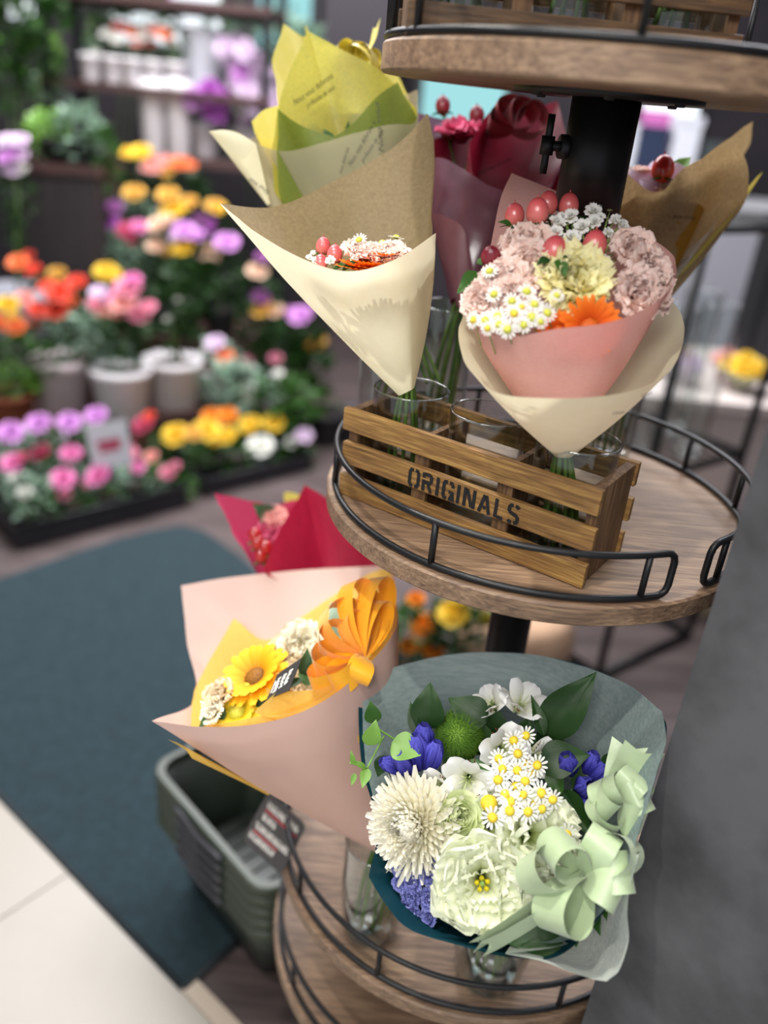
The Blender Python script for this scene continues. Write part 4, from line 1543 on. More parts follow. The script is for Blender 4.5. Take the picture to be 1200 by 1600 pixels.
D8 = lambda px, py: .765 - (py - 1270) * .00022 - .03 * max(0, 1 - ((px - 780) ** 2 + (py - 1290) ** 2) / 190 ** 2)

# lisianthus
K['lisi'] = ruffled([4, 5, 6, 7], 1, .64, .07, 5.5, .025, .4, 1.25, 34, 14, 0, .04, .22, 3).mesh('lisianthus')
K['lisiB'] = ruffled([5, 6, 7], 1, .6, .15, 3.2, .04, .4, 1.2, 18, 12, 0, .10, .3).mesh('lisianthus')
o = put(B, 'lisianthus', 'lisi', G['palegreen'], 752, 1368, D8(752, 1370) + .022, (-.08, .16, 1), .0505, 'large open pale green white lisianthus')
st = MB()
for i in range(5):
    a = i * 1.26
    st.tube([(0, 0, .1), (.05 * math.cos(a), .05 * math.sin(a), .35), (.10 * math.cos(a), .10 * math.sin(a), .5)], .02, 6)
    st.lathe([(.001, -.05), (.04, -.02), (.045, .02), (.001, .06)], 8, Matrix.Translation((.10 * math.cos(a), .10 * math.sin(a), .52)))
part('stamens', st, G['anther'], o)
part('pistil', MB().tube([(0, 0, .1), (0, 0, .55)], .05, 8, taper=.8), M_palestem, o)
put(B, 'lisianthus', 'lisiB', G['palegreen'], 822, 1304, D8(822, 1304) + .012, (.3, .3, 1), .042)
put(B, 'lisianthus', 'lisiB', G['palegreen'], 765, 1290, D8(765, 1290) + .036, (-.1, .5, 1), .036)
# chrysanthemum
K['mum'] = mum(430, 1, .068, 1.65, -.95).mesh('chrysanthemum')
put(B, 'chrysanthemum', 'mum', G['ivory'], 648, 1290, D8(648, 1290) + .016, (-.6, .1, .85), .0465, 'ivory white chrysanthemum with narrow petals')
mb = MB()
for a in (-1.9, -1.6, -1.3, -1.0):
    petal_grid(mb, a, 1.4, .09, 1.4, 1.9, .6, 0, 2, 5, 0, 1, .5, .7, .5)
put(B, 'loose_petals', mb.mesh('loose_petals'), G['ivory'], 655, 1310, D8(650, 1310) + .01, (0, .1, 1), .024, roll=0)
# rose
K['rose'] = rose().mesh('rose')
put(B, 'rose', 'rose', G['greenrose'], 713, 1276, D8(713, 1276) + .02, (.1, .3, 1), .026, 'pale green rose')
put(B, 'rose', 'rose', G['greenrose'], 728, 1250, D8(728, 1250) + .025, (.2, .7, .6), .015)
# alstroemeria
mb = MB()
for i in range(6):
    a = 2 * PI * i / 6 + .2
    if i % 2 == 0:
        petal_grid(mb, a, 1, .37, .35, 1.35, .05, 0, 8, 10, .07, 1.7, -.15, .62, .2)
    else:
        petal_grid(mb, a, 1.02, .27, .25, 1.0, .05, .02, 6, 8, .03, 1, -.18, .65, .25)
K['alst'] = mb.mesh('alstroemeria')
mb = MB()
for i in (1, 3, 5):
    a = 2 * PI * i / 6 + .2
    for k in range(9):
        r_, t_ = .30 + .045 * k, random.uniform(-.11, .11)
        z_ = .34 + .035 * k
        M = Matrix.Rotation(a, 4, 'Z') @ Matrix.Translation((r_, t_, z_ + .05))
        mb.box((-.05, -.014, 0), (.05, .014, .010), M @ Matrix.Rotation(-.6, 4, 'Y'))
K['alstflecks'] = mb.mesh('flecks')
mb = MB()
for i in range(6):
    a = i * 1.05
    mb.tube([(0, 0, .05), (.09 * math.cos(a), .09 * math.sin(a), .45), (.22 * math.cos(a), .22 * math.sin(a), .62)], .014, 5)
K['alststamen'] = mb.mesh('stamens')
for px, py, r, f, roll in ((733, 1212, .034, (-.2, .0, 1), .3), (780, 1168, .034, (.2, .15, 1), .9), (808, 1112, .033, (.25, .75, .55), 0), (775, 1108, .026, (-.5, .7, .5), .7), (695, 1222, .024, (-.6, -.1, .8), .2), (760, 1235, .024, (.1, -.4, .9), 1.4), (828, 1178, .026, (.6, 0, .8), .5)):
    o = put(B, 'alstroemeria', 'alst', G['white'], px, py, D8(px, py) + .02, f, r, roll=roll)
    sub(o, 'flecks', 'alstflecks', G['speck'])
    sub(o, 'stamens', 'alststamen', G['greenrose'])
# green trick ball
K['moss'] = moss_ball().mesh('green_dianthus')
put(B, 'green_dianthus', 'moss', G['moss'], 716, 1150, D8(716, 1150) + .025, (-.2, .4, 1), .0275, 'fluffy green ball flower')
# gentians
mb = MB()
for i in range(5):
    petal_grid(mb, 2 * PI * i / 5, 1, .34, .34, -.12, .13, 0, 5, 8, .03, 1, .45, .55, .55)
for i in range(5):
    petal_grid(mb, 2 * PI * (i + .5) / 5, 1.08, .3, .26, -.2, .12, .02, 5, 8, .03, 1, .5, .6, .6)
K['gentian'] = mb.mesh('gentian')
for px, py, r, f in ((655, 1198, .034, (-.1, 1, .25)), (640, 1205, .030, (-.4, .8, .5)), (660, 1172, .030, (.05, 1, .4)), (628, 1200, .024, (-.8, .5, .4)), (668, 1200, .03, (.3, 1, .3)),
                     (905, 1228, .030, (.1, .4, .9)), (922, 1222, .030, (.5, .8, .5)), (892, 1205, .028, (-.3, .8, .6)), (915, 1205, .026, (.2, .9, .5)), (905, 1240, .022, (.1, -.2, .9))):
    put(B, 'gentian', 'gentian', G['blue'], px, py + 4, D8(px, py) + .012, f, r)
# pale blue hydrangea florets
for i in range(15):
    px, py = 662 + random.uniform(-34, 30), 1395 + random.uniform(-62, 42)
    if px + (py - 1395) * -.2 < 630:
        px = 634
    put(B, 'delphinium', 'carnationB', G['paleblue'], px, py, D8(px, py) + .02, (random.uniform(-.9, 0), random.uniform(-.3, .5), 1), random.uniform(.010, .013))
# feverfew daisies
dz = [(660, 338), (617, 355), (632, 402), (565, 420), (577, 457), (630, 462), (700, 443), (658, 500), (588, 547), (650, 548), (715, 542), (562, 495), (530, 577), (543, 628), (603, 605), (668, 608), (717, 598), (607, 572), (755, 565), (805, 690), (680, 470), (660, 440), (625, 518), (690, 578), (640, 585)]
for i, (x, y) in enumerate(dz):
    px, py = 530 + x * .4417, 1000 + y * .4417
    back = .010 if i >= 20 else 0
    if (x, y) == (530, 577):
        o = put(B, 'daisy', 'daisydisc', G['yellowdisc'], px, py, D8(px, py) - .022, (-.2, .2, 1), .018)
    else:
        daisy(B, px, py, D8(px, py) - .024 + back, .0099 * random.uniform(.95, 1.08), (random.uniform(-.25, .25) + (px - 805) / 160, random.uniform(-.1, .4), 1))
    twig(B, at(px, py, D8(px, py) - .021 + back), at(px + (815 - px) * .3, py + 32, D8(px, py) + .015), .0007)
o = put(B, 'flower_bud', 'daisydisc', G['greendisc'], 877, 1281, .735, (0, .5, 1), .013)
twig(B, at(877, 1284, .737), at(882, 1330, .76), .0008)
# leaves
for b, t, nrm, w_, me_, mt_ in (
        ((668, 1140, .80), (672, 1066, .80), (-.3, .1, 1), 1.5, 'broadleaf', 'darkleaf'), ((690, 1140, .81), (728, 1095, .82), (.2, .2, 1), .8, 'leaf', 'leaf'), ((655, 1150, .80), (640, 1095, .81), (-.5, 0, 1), 1.0, 'leaf', 'darkleaf'),
        ((850, 1150, .80), (932, 1050, .785), (-.2, .35, 1), 1.0, 'broadleaf', 'darkleaf'), ((843, 1190, .775), (922, 1180, .765), (0, .35, 1), 1.5, 'broadleaf', 'darkleaf'), ((850, 1150, .79), (830, 1085, .80), (0, .4, 1), .8, 'leaf', 'darkleaf'),
        ((880, 1235, .765), (928, 1310, .735), (-.5, .1, 1), 1.0, 'broadleaf', 'darkleaf'), ((860, 1200, .775), (880, 1245, .765), (-.4, .1, 1), 1.3, 'broadleaf', 'leaf'), ((940, 1190, .755), (970, 1175, .745), (0, .4, 1), 1.0, 'leaf', 'darkleaf'),
        ((585, 1130, .79), (578, 1095, .785), (0, .2, 1), 1.8, 'leaf', 'leaf'), ((576, 1165, .77), (588, 1125, .765), (.2, .2, 1), 1.7, 'leaf', 'limeleaf'), ((612, 1160, .775), (658, 1180, .765), (0, .6, 1), 1.9, 'broadleaf', 'limeleaf'),
        ((572, 1200, .765), (548, 1188, .76), (0, .6, 1), .8, 'leaf', 'limeleaf'), ((574, 1200, .765), (566, 1232, .755), (0, .4, 1), 1.4, 'leaf', 'limeleaf'), ((555, 1208, .76), (549, 1228, .757), (0, .4, 1), 1.2, 'leaf', 'limeleaf'), ((553, 1195, .76), (548, 1172, .757), (0, .4, 1), .9, 'leaf', 'limeleaf'),
        ((600, 1180, .785), (590, 1215, .785), (0, .3, 1), 1.3, 'broadleaf', 'darkleaf'), ((640, 1215, .79), (600, 1190, .79), (-.3, .5, 1), 1.6, 'broadleaf', 'darkleaf'), ((630, 1245, .785), (592, 1226, .775), (0, .6, 1), .9, 'broadleaf', 'leaf'),
        ((920, 1370, .735), (935, 1460, .69), (-.6, .1, 1), 1.1, 'broadleaf', 'darkleaf'), ((880, 1460, .705), (795, 1475, .70), (0, .6, 1), 1.3, 'broadleaf', 'darkleaf'), ((900, 1440, .71), (900, 1480, .69), (0, .6, 1), 1.2, 'leaf', 'darkleaf'), ((925, 1400, .72), (950, 1440, .69), (.5, .2, 1), 1.1, 'leaf', 'leaf'),
        ((690, 1235, .78), (650, 1215, .775), (0, .5, 1), 1.1, 'leaf', 'greyleaf'), ((870, 1260, .77), (850, 1300, .765), (0, .3, 1), 1.2, 'broadleaf', 'darkleaf'), ((845, 1250, .775), (870, 1310, .76), (.2, .3, 1), 1.4, 'broadleaf', 'darkleaf'), ((730, 1190, .765), (770, 1205, .75), (0, .7, .6), .9, 'leaf', 'leaf'),
        ((720, 1310, .77), (690, 1330, .76), (-.3, .2, 1), 1.3, 'leaf', 'limeleaf'), ((640, 1250, .785), (690, 1310, .785), (0, .2, 1), 1.6, 'broadleaf', 'darkleaf'), ((760, 1130, .80), (700, 1090, .81), (0, .3, 1), 1.6, 'broadleaf', 'darkleaf'), ((930, 1250, .77), (900, 1180, .785), (0, .2, 1), 1.6, 'broadleaf', 'darkleaf')):
    leaf(B, b, t, nrm, w_, me_, mt_)
twig(B, at(640, 1170, .78), at(585, 1135, .775), .0009, G['limeleaf'])
twig(B, at(600, 1150, .775), at(574, 1200, .765), .0009, G['limeleaf'])
twig(B, at(574, 1200, .765), at(546, 1192, .758), .0007, G['limeleaf'])
# foliage bed behind the blooms
for i in range(46):
    a = random.uniform(0, 2 * PI)
    rr = random.uniform(20, 135)
    px, py = 770 + rr * math.cos(a), 1270 + rr * 1.05 * math.sin(a)
    d = D8(px, py) + .045
    leaf(B, (px, py, d), (px + 62 * math.cos(a), py + 62 * math.sin(a), d - .006), (0, .2, 1), 1.4, 'broadleaf', 'darkleaf')
# mint bow
kn = at(912, 1368, .70)
for tx, ty, td, f, wv, wd in ((862, 1318, .682, .017, (.7, -.7, .35), .033), (820, 1358, .685, .019, (-.1, .6, .8), .034), (862, 1452, .67, .020, (.65, .2, .8), .036), (992, 1320, .685, .017, (.25, .75, .7), .033),
                              (986, 1362, .68, .016, (.4, -.75, .6), .033), (968, 1400, .672, .015, (.9, .4, .5), .030), (950, 1300, .69, .014, (.75, .6, .4), .028)):
    ribbon_loop(B, kn, at(tx, ty, td), seen(*wv), wd, f, M_mintribbon, twist=.2)
kn2 = at(968, 1258, .715)
for tx, ty, td, f, wv, wd in ((1006, 1282, .70, .015, (.5, .8, .5), .030), (928, 1250, .708, .014, (.4, .8, .5), .030), (1010, 1240, .702, .013, (.7, -.4, .6), .028), (938, 1222, .712, .013, (.5, .8, .5), .028), (1000, 1212, .71, .013, (.6, -.6, .6), .028), (938, 1290, .705, .014, (.3, .85, .5), .030)):
    ribbon_loop(B, kn2, at(tx, ty, td), seen(*wv), wd, f, M_mintribbon, twist=.2)
ribbon_tail(B, [kn2, at(985, 1215, .722), at(1005, 1172, .715)], .036, seen(.9, .35, .2), M_mintribbon, notch=.2)
ribbon_tail(B, [kn2, at(975, 1210, .73), at(985, 1165, .735)], .034, seen(.9, .35, .2), M_mintribbon, notch=.2)
ribbon_tail(B, [kn, at(860, 1420, .69), at(795, 1462, .684), at(760, 1480, .68)], .024, seen(.45, .8, .3), M_mintribbon)
ribbon_tail(B, [kn, at(850, 1405, .695), at(790, 1447, .69), at(744, 1476, .684)], .022, seen(.45, .8, .3), M_mintribbon)

# ================================================================== shopping baskets and the sign
M_basket = pbr('dark olive plastic', lin('1d251f'), .42, 0, lin('262e27'), 8)
M_basketrim = pbr('grey olive plastic rim', lin('2a332a'), .45, 0, lin('323d2f'), 8)
M_handle = pbr('dark grey plastic handle', lin('3a3a40'), .5)


def rrect(a, b, r, z, n=5):
    P = []
    for cx, cy, t0 in ((a - r, b - r, 0), (-a + r, b - r, 90), (-a + r, -b + r, 180), (a - r, -b + r, 270)):
        for k in range(n + 1):
            t = math.radians(t0 + 90 * k / n)
            P.append(V((cx + r * math.cos(t), cy + r * math.sin(t), z)))
    return P


def loft(mb, loops, cap0=False):
    n = len(loops[0])
    vs = [p for l in loops for p in l]
    fs = []
    for i in range(len(loops) - 1):
        for k in range(n):
            fs.append((i * n + k, i * n + (k + 1) % n, (i + 1) * n + (k + 1) % n, (i + 1) * n + k))
    if cap0:
        fs.append(tuple(range(n))[::-1])
    mb.add(vs, fs)


ZTOP = .30
bc = on_z(412, 1400, ZTOP)
bl = on_z(243, 1205, ZTOP)
bu = (bl - bc)
bu.z = 0
bu.normalize()
bv = V((-bu.y, bu.x, 0))
if bv.dot(V((.7, .7, 0))) < 0:
    bv = -bv
BA, BB = .18, .125
bcen = bc + bu * (BA - .004) + bv * (BB - .004)
bang = math.atan2(bu.y, bu.x)
names = ('topmost of the stacked green shopping baskets beside the stand', 'second green shopping basket from the top of the stack', 'middle green shopping basket of the stack', 'second green shopping basket from the bottom of the stack', 'lowest green shopping basket, its body standing on the carpet')
HB = .195
for k in range(5):
    z = ZTOP - HB - .026 * k
    t = thing('shopping_basket', names[k], 'basket', (bcen.x, bcen.y, z), bang, 'nested green shopping baskets')
    mb = MB()
    ins = .05
    loft(mb, [rrect(BA - ins, BB - ins, .03, .0005), rrect(BA - .012, BB - .012, .035, HB - .02), rrect(BA - .014, BB - .014, .035, HB - .02), rrect(BA - ins - .003, BB - ins - .003, .03, .0025)], True)
    mb.add(rrect(BA - ins - .003, BB - ins - .003, .03, .0025), [tuple(range(24))])
    part('body', mb, M_basket, t)
    mb = MB()
    loft(mb, [rrect(BA - .012, BB - .012, .035, HB - .020), rrect(BA, BB, .04, HB - .018), rrect(BA, BB, .04, HB - .002), rrect(BA - .003, BB - .003, .038, HB), rrect(BA - .014, BB - .014, .035, HB), rrect(BA - .014, BB - .014, .035, HB - .02)])
    part('rim', mb, M_basketrim, t, smooth=False)
    for sg in (1, -1):
        mb = MB()
        y = sg * (BB + .002)
        mb.tube([V((x, y + sg * .002, HB - .012 - .012 * (1 - abs(x) / .07))) for x in (-.07, -.05, -.02, 0, .02, .05, .07)], .005, 8)
        part('handle', mb, M_handle, t)
    if k == 0:
        mb = MB()
        for i in range(7):
            x = -.10 + i * .033
            mb.box((x, -BB + .05, .003), (x + .004, BB - .05, .008))
        part('base_ribs', mb, M_basket, t, smooth=False)

# sign clipped to the rail of the lower shelf
q0, q1, q3 = at(420, 1236, 1.075), at(480, 1290, 1.075), at(378, 1312, 1.055)
sx, sy_ = q1 - q0, q3 - q0
nz = sx.cross(sy_).normalized()
if nz.dot(CP - q0) < 0:
    nz = -nz
sgn = thing('price_sign', 'charcoal sign with white handwriting and red underlines clipped to the shelf rail', 'sign', q0)
Ms = Matrix(((sx.x, sy_.x, nz.x, 0), (sx.y, sy_.y, nz.y, 0), (sx.z, sy_.z, nz.z, 0), (0, 0, 0, 1)))
rr = [V((p.x + .5, p.y + .5, 0)) for p in rrect(.5, .5, .13, 0)]
mb = MB()
nn_ = len(rr)
mb.add([Ms @ p for p in rr] + [Ms @ V((p.x, p.y, -.003)) for p in rr], [tuple(range(nn_)), tuple(range(nn_, 2 * nn_))[::-1]] + [(i, (i + 1) % nn_, nn_ + (i + 1) % nn_, nn_ + i) for i in range(nn_)])
brd = part('board', mb, pbr('charcoal board', lin('413e3d'), .55), sgn, smooth=False)
scr = []
for (x0, x1, y) in ((.12, .92, .2), (.14, .5, .42), (.1, .95, .62), (.08, .7, .82)):
    n_ = int((x1 - x0) / .055)
    random.seed(int(y * 100))
    for i in range(n_):
        x = x0 + i * .055
        scr.append([(x, y - .07), (x + random.uniform(-.01, .03), y + .05)])
        scr.append([(x - .01, y + random.uniform(-.06, .04)), (x + .04, y + random.uniform(-.05, .05)), (x + .03, y + .06)])
part('handwriting', strokes(scr, .02, Ms, V((0, 0, 0)), .0006), M_chalk, brd, smooth=False)
part('red_underline', strokes([[(.12, .30), (.92, .30)], [(.1, .725), (.7, .725)]], .03, Ms, V((0, 0, 0)), .0006), pbr('red ink', lin('c8404c'), .7), brd, smooth=False)
cl = Ms @ V((.85, .75, -.003))
rl = at(455, 1352, 1.115) - q0
part('clip', MB().tube([cl, (cl + rl) / 2 + V((0, 0, .004)), rl], .004, 8), M_black, sgn)

# ================================================================== the flower display behind (out of focus)
random.seed(11)
M_pot = {'white': pbr('white pot', lin('ece8ea'), .45, 0, lin('dcd8dc'), 6), 'mauve': pbr('greyish mauve pot', lin('c8babc'), .55, 0, lin('b8a8ac'), 6), 'black': pbr('black nursery pot', lin('1a1a1e'), .6),
         'terracotta': pbr('terracotta pot', lin('8a4a30'), .7), 'grey': pbr('grey pot', lin('8a8a94'), .6), 'beige': pbr('beige round planter', lin('c4a184'), .85, 0, lin('b39074'), 20, .4, 160)}
M_bench = wood('dark brown bench boards', lin('2c1c1a'), lin('432c28'), lin('54393a'), 0, .6, .6, .2)
M_tray = pbr('black plastic tray', lin('0e0f14'), .5, 0, lin('15161c'), 10)
M_soil = pbr('potting soil', lin('2a1e16'), .95, 0, lin('3a2a1e'), 60, .8)
LEAFQ = {}


def foliage_mesh(n, seed, lw=.34):
    key = (n, seed, lw)
    if key in LEAFQ:
        return LEAFQ[key]
    rnd = random.Random(seed)
    mb = MB()
    for i in range(n):
        z = rnd.uniform(-1, 1)
        a = rnd.uniform(0, 2 * PI)
        q = math.sqrt(1 - z * z)
        rad = rnd.uniform(.25, 1) ** .5 * .82
        p = V((q * math.cos(a), q * math.sin(a), z)) * rad
        d = (V((p.x, p.y, p.z * .6 + .25)) + V((rnd.uniform(-.5, .5), rnd.uniform(-.5, .5), rnd.uniform(-.3, .5)))).normalized()
        s = d.cross(V((rnd.uniform(-.4, .4), rnd.uniform(-.4, .4), 1))).normalized()
        up = s.cross(d)
        L = rnd.uniform(.24, .46)
        vs = [p, p + d * L * .5 + s * L * lw + up * L * .08, p + d * L - up * L * .1, p + d * L * .5 - s * L * lw + up * L * .08, p + d * L * .5]
        mb.add(vs, [(0, 1, 4), (1, 2, 4), (2, 3, 4), (3, 0, 4)], [(0, .5), (.5, 1), (1, .5), (.5, 0), (.5, .5)])
    LEAFQ[key] = mb.mesh('foliage')
    return LEAFQ[key]


K['pom'] = ruffled([4, 6, 7, 8], 1, .5, .2, 2, .04, .1, 1.55, 4, 4, 0, .06, .4).mesh('blossom')


def pot_part(T, kind, r, h, z0=0):
    mb = MB()
    mb.lathe([(.001, z0), (r * .72, z0), (r * .76, z0 + .004), (r * .96, z0 + h * .86), (r, z0 + h * .87), (r, z0 + h), (r * .9, z0 + h), (r * .88, z0 + h * .86), (.001, z0 + h * .85)], 28)
    p = part('pot', mb, M_pot[kind], T)
    mb = MB()
    mb.lathe([(.001, z0 + h * .88), (r * .87, z0 + h * .87)], 20)
    part('soil', mb, M_soil, p)
    return p


def plant(label, base, blooms=(), fol=None, pot=('black', .045, .07), lmat='leaf', cat='potted flower', group=None, name='potted_flower', nleaf=110, lw=.34, bmesh_='pom', Y=None):
    """base: where the pot stands; blooms: (px, py, radius in px, hue); fol: (px, py, rx, ry in px)"""
    base = V(base)
    T = thing(name, label, cat, base, 0, group)
    Y = Y or base.y
    pot_part(T, *pot)
    top = V((0, 0, pot[2] * .9))
    if fol:
        for i, f in enumerate(fol if isinstance(fol[0], tuple) else (fol,)):
            c = on_y(f[0], f[1], Y) - base
            k = (c + base - CP).dot(CF) / FPX
            me = foliage_mesh(nleaf, (int(f[0]) * 7 + int(f[1])) % 4, lw)
            sub(T, 'foliage', me, G[f[4] if len(f) > 4 else lmat], c, (f[2] * k * 1.12, f[2] * k * .8, f[3] * k * 1.12))
            part('stem', MB().tube([top * .9, (top + c) / 2, c], .004, 6), M_stem, T)
    for b in blooms:
        d = random.uniform(-.05, .02)
        c = on_y(b[0], b[1], Y + d) - base
        k = (c + base - CP).dot(CF) / FPX
        o = sub(T, 'blossom', b[4] if len(b) > 4 else bmesh_, G[b[3]], c, b[2] * k, facing(V((random.uniform(-.3, .3), -.55, 1))))
        me = MB().tube([(0, 0, -.02), (0, 0, -1.5)], .06, 5).mesh('flower_stem') if 'bstem' not in K else K['bstem']
        K['bstem'] = me
        sub(o, 'flower_stem', me, M_stem)
    return T


def tray(label, a, b, depth, h, group=None):
    a, b = V((a.x, a.y, 0)), V((b.x, b.y, 0))
    u = (b - a).normalized()
    L = (b - a).length
    t = thing('plant_tray', label, 'tray', (a.x, a.y, .001), math.atan2(u.y, u.x), group)
    w_ = .008
    mb = MB()
    mb.box((0, 0, 0), (L, depth, w_))
    for lo, hi in (((0, 0, w_), (L, w_, h)), ((0, depth - w_, w_), (L, depth, h)), ((0, w_, w_), (w_, depth - w_, h)), ((L - w_, w_, w_), (L, depth - w_, h))):
        mb.box(lo, hi)
    part('body', mb, M_tray, t, smooth=False)
    mb = MB()
    mb.tube([(0, 0, h), (L, 0, h), (L, depth, h), (0, depth, h)], .007, 6, closed=True)
    part('lip', mb, M_tray, t)
    return t, a, u, V((-u.y, u.x, 0))


t1a, ta, tu1, tv1 = tray('long black plastic tray of pink and lilac flowers beside the carpet', on_z(28, 862, 0), on_z(292, 792, 0), .42, .085)
t2a, tb, tu2, tv2 = tray('black plastic tray of yellow flowers behind the crimson bouquet', on_z(318, 778, 0), on_z(488, 735, 0), .32, .07)


def in_tray(o, u, v, x, y):
    p = o + u * x + v * y
    return V((p.x, p.y, .010))


row = [
    ('crimson pink flower at the near left end of the black tray', .05, .10, [(22, 727, 19, 'hotpink'), (38, 715, 9, 'crimson')], (40, 775, 45, 48)),
    ('small white flower low in the black tray beside the crimson pink one', .13, .08, [(40, 772, 13, 'offwhite'), (24, 748, 9, 'offwhite')], (55, 800, 42, 36)),
    ('pink flowers in the middle of the black tray, two big heads', .23, .09, [(98, 752, 20, 'hotpink'), (103, 774, 12, 'rosepink')], (100, 792, 42, 36)),
    ('single oval pink flower in the black tray left of the white price card', .25, .20, [(111, 712, 17, 'hotpink')], (108, 750, 40, 40)),
    ('bright pink flower heads in the black tray below the white price card', .36, .10, [(156, 747, 20, 'hotpink'), (138, 757, 10, 'rosepink')], (158, 785, 44, 40)),
    ('two small pink flowers in the black tray right of the white price card', .48, .12, [(204, 712, 14, 'rosepink'), (216, 733, 12, 'hotpink')], (212, 768, 44, 38)),
    ('salmon and rose flowers at the carpet corner end of the black tray', .56, .12, [(238, 716, 12, 'salmonpink'), (263, 740, 14, 'rosepink'), (275, 730, 9, 'rosepink')], (258, 762, 44, 38)),
    ('dull red flower between lilac heads in the black tray', .17, .26, [(66, 710, 17, 'crimson')], (64, 735, 38, 34)),
    ('leftmost lilac flower at the back of the black tray', .04, .33, [(16, 680, 21, 'lilac')], (20, 715, 38, 34)),
    ('second lilac flower from the left at the back of the black tray', .15, .34, [(62, 666, 20, 'lilac')], (62, 702, 36, 34)),
    ('third lilac flower from the left at the back of the black tray', .26, .34, [(108, 664, 19, 'lilac'), (96, 682, 9, 'palepink')], (108, 700, 36, 34)),
    ('lilac flower at the back of the black tray just behind the white price card', .37, .35, [(152, 653, 18, 'lilac')], (152, 690, 36, 34)),
    ('red flowers at the back of the black tray next to the yellow flowers', .55, .33, [(226, 667, 17, 'crimson'), (218, 690, 13, 'crimson'), (234, 652, 10, 'coralred')], (238, 700, 36, 34)),
]
for lb, x, y, bl, fo in row:
    plant(lb, in_tray(ta, tu1, tv1, x, y), bl, fo, ('black', .038, .07), random.choice(('leaf', 'greyleaf')), 'potted flower', 'flowers in the long black tray', nleaf=80)
row = [
    ('pair of large yellow flowers at the left of the yellow flower tray', .06, .12, [(276, 684, 22, 'yellow'), (302, 680, 15, 'amber')], (290, 712, 40, 30)),
    ('big round yellow flower second in the yellow flower tray', .14, .14, [(322, 677, 22, 'yellow'), (335, 690, 12, 'yellow')], (325, 712, 36, 30)),
    ('yellow flower in the middle of the yellow flower tray', .22, .12, [(355, 684, 17, 'yellow')], (358, 712, 36, 30)),
    ('flat orange flowers at the back of the yellow flower tray', .18, .30, [(332, 655, 17, 'marigold'), (356, 653, 16, 'marigold')], (345, 675, 36, 26)),
    ('muted yellow flower right of the orange ones in the tray', .27, .28, [(391, 667, 18, 'yellow')], (392, 690, 36, 28)),
    ('yellow flower at the far right of the yellow flower tray', .34, .28, [(427, 664, 18, 'yellow')], (428, 690, 36, 30)),
    ('white flower in the yellow flower tray', .33, .12, [(407, 701, 21, 'offwhite'), (400, 712, 12, 'offwhite')], (405, 735, 44, 34)),
    ('small pale pink flowers at the right end of the yellow flower tray', .41, .16, [(456, 693, 11, 'offwhite'), (474, 683, 14, 'palepink')], (460, 718, 34, 34)),
]
for lb, x, y, bl, fo in row:
    plant(lb, in_tray(tb, tu2, tv2, x, y), bl, fo, ('grey' if x > .3 and y < .2 else 'black', .04, .075), 'leaf', 'potted flower', 'flowers in the yellow tray', nleaf=80)

# price card standing in the front tray
pcard = thing('price_card', 'white price card with red print standing in the black flower tray', 'sign', in_tray(ta, tu1, tv1, .37, .22))
A_, B_, C_ = on_y(133, 668, 2.62), on_y(196, 656, 2.62), on_y(146, 735, 2.62)
L_ = V(pcard.location)
ux, uy = B_ - A_, C_ - A_
nz = V((0, -1, 0))
Mc = Matrix(((ux.x, uy.x, nz.x, A_.x - L_.x), (ux.y, uy.y, nz.y, A_.y - L_.y), (ux.z, uy.z, nz.z, A_.z - L_.z), (0, 0, 0, 1)))
mb = MB()
mb.box((0, 0, -.003), (1, 1, 0), Mc)
cd = part('card', mb, pbr('white card', lin('dcdce4'), .6), pcard, smooth=False)
part('red_print', strokes([[(.2, .42), (.8, .42)], [(.25, .58), (.78, .56)]], .13, Mc, V((0, 0, 0)), .001), pbr('red print', lin('b8385c'), .7), cd, smooth=False)
part('stake', MB().tube([(0, 0, .0), Mc @ V((.5, .9, -.004))], .004, 6), M_pot['white'], pcard)

# bench with white pots
ZBN = .20
bn0, bn1 = on_z(345, 638, ZBN), on_z(-40, 690, ZBN)
bench = thing('display_bench', 'low dark brown wooden bench under the white pots', 'bench', (bn0.x, bn0.y, 0))
bw = math.atan2(-(bn0.y - bn1.y), -(bn0.x - bn1.x))
bench.rotation_euler = (0, 0, bw + PI)
bl_ = (bn1 - bn0).length
part('top', MB().box((-bl_, 0, ZBN - .03), (0, .55, ZBN)), M_bench, bench, smooth=False)
part('front_board', MB().box((-bl_, .01, .05), (0, .03, ZBN - .03)), M_bench, bench, smooth=False)
for x in (-bl_ + .02, -.06):
    for y in (.05, .48):
        part('leg', MB().box((x, y, 0), (x + .04, y + .04, ZBN - .03)), M_bench, bench, smooth=False)


def onbench(px, py):
    return on_z(px, py, ZBN + .001)


bg = 'flowers on the brown bench'
plant('red orange begonia in a mauve white pot on the brown bench', onbench(100, 648), [(122, 445, 16, 'coralred'), (92, 462, 22, 'coralred'), (60, 488, 17, 'coralred'), (112, 478, 15, 'orangered'), (88, 490, 20, 'coralred'), (58, 512, 13, 'coralred'), (40, 470, 16, 'salmonpink'), (75, 450, 14, 'coralred')],
      ((110, 515, 52, 40, 'greyleaf'), (100, 560, 40, 24, 'leaf')), ('mauve', .115, .235), 'greyleaf', group=bg, nleaf=120, lw=.5)
plant('pink cyclamen in a white pot on the brown bench', onbench(192, 652), [(200, 455, 22, 'rosepink'), (196, 478, 22, 'salmonpink'), (215, 495, 20, 'rosepink'), (185, 470, 16, 'hotpink'), (232, 482, 13, 'rosepink'), (208, 440, 14, 'hotpink'), (188, 492, 14, 'salmonpink')],
      ((195, 530, 46, 40, 'darkleaf'), (180, 560, 36, 24, 'greyleaf')), ('white', .12, .21), 'darkleaf', group=bg, nleaf=120, lw=.5)
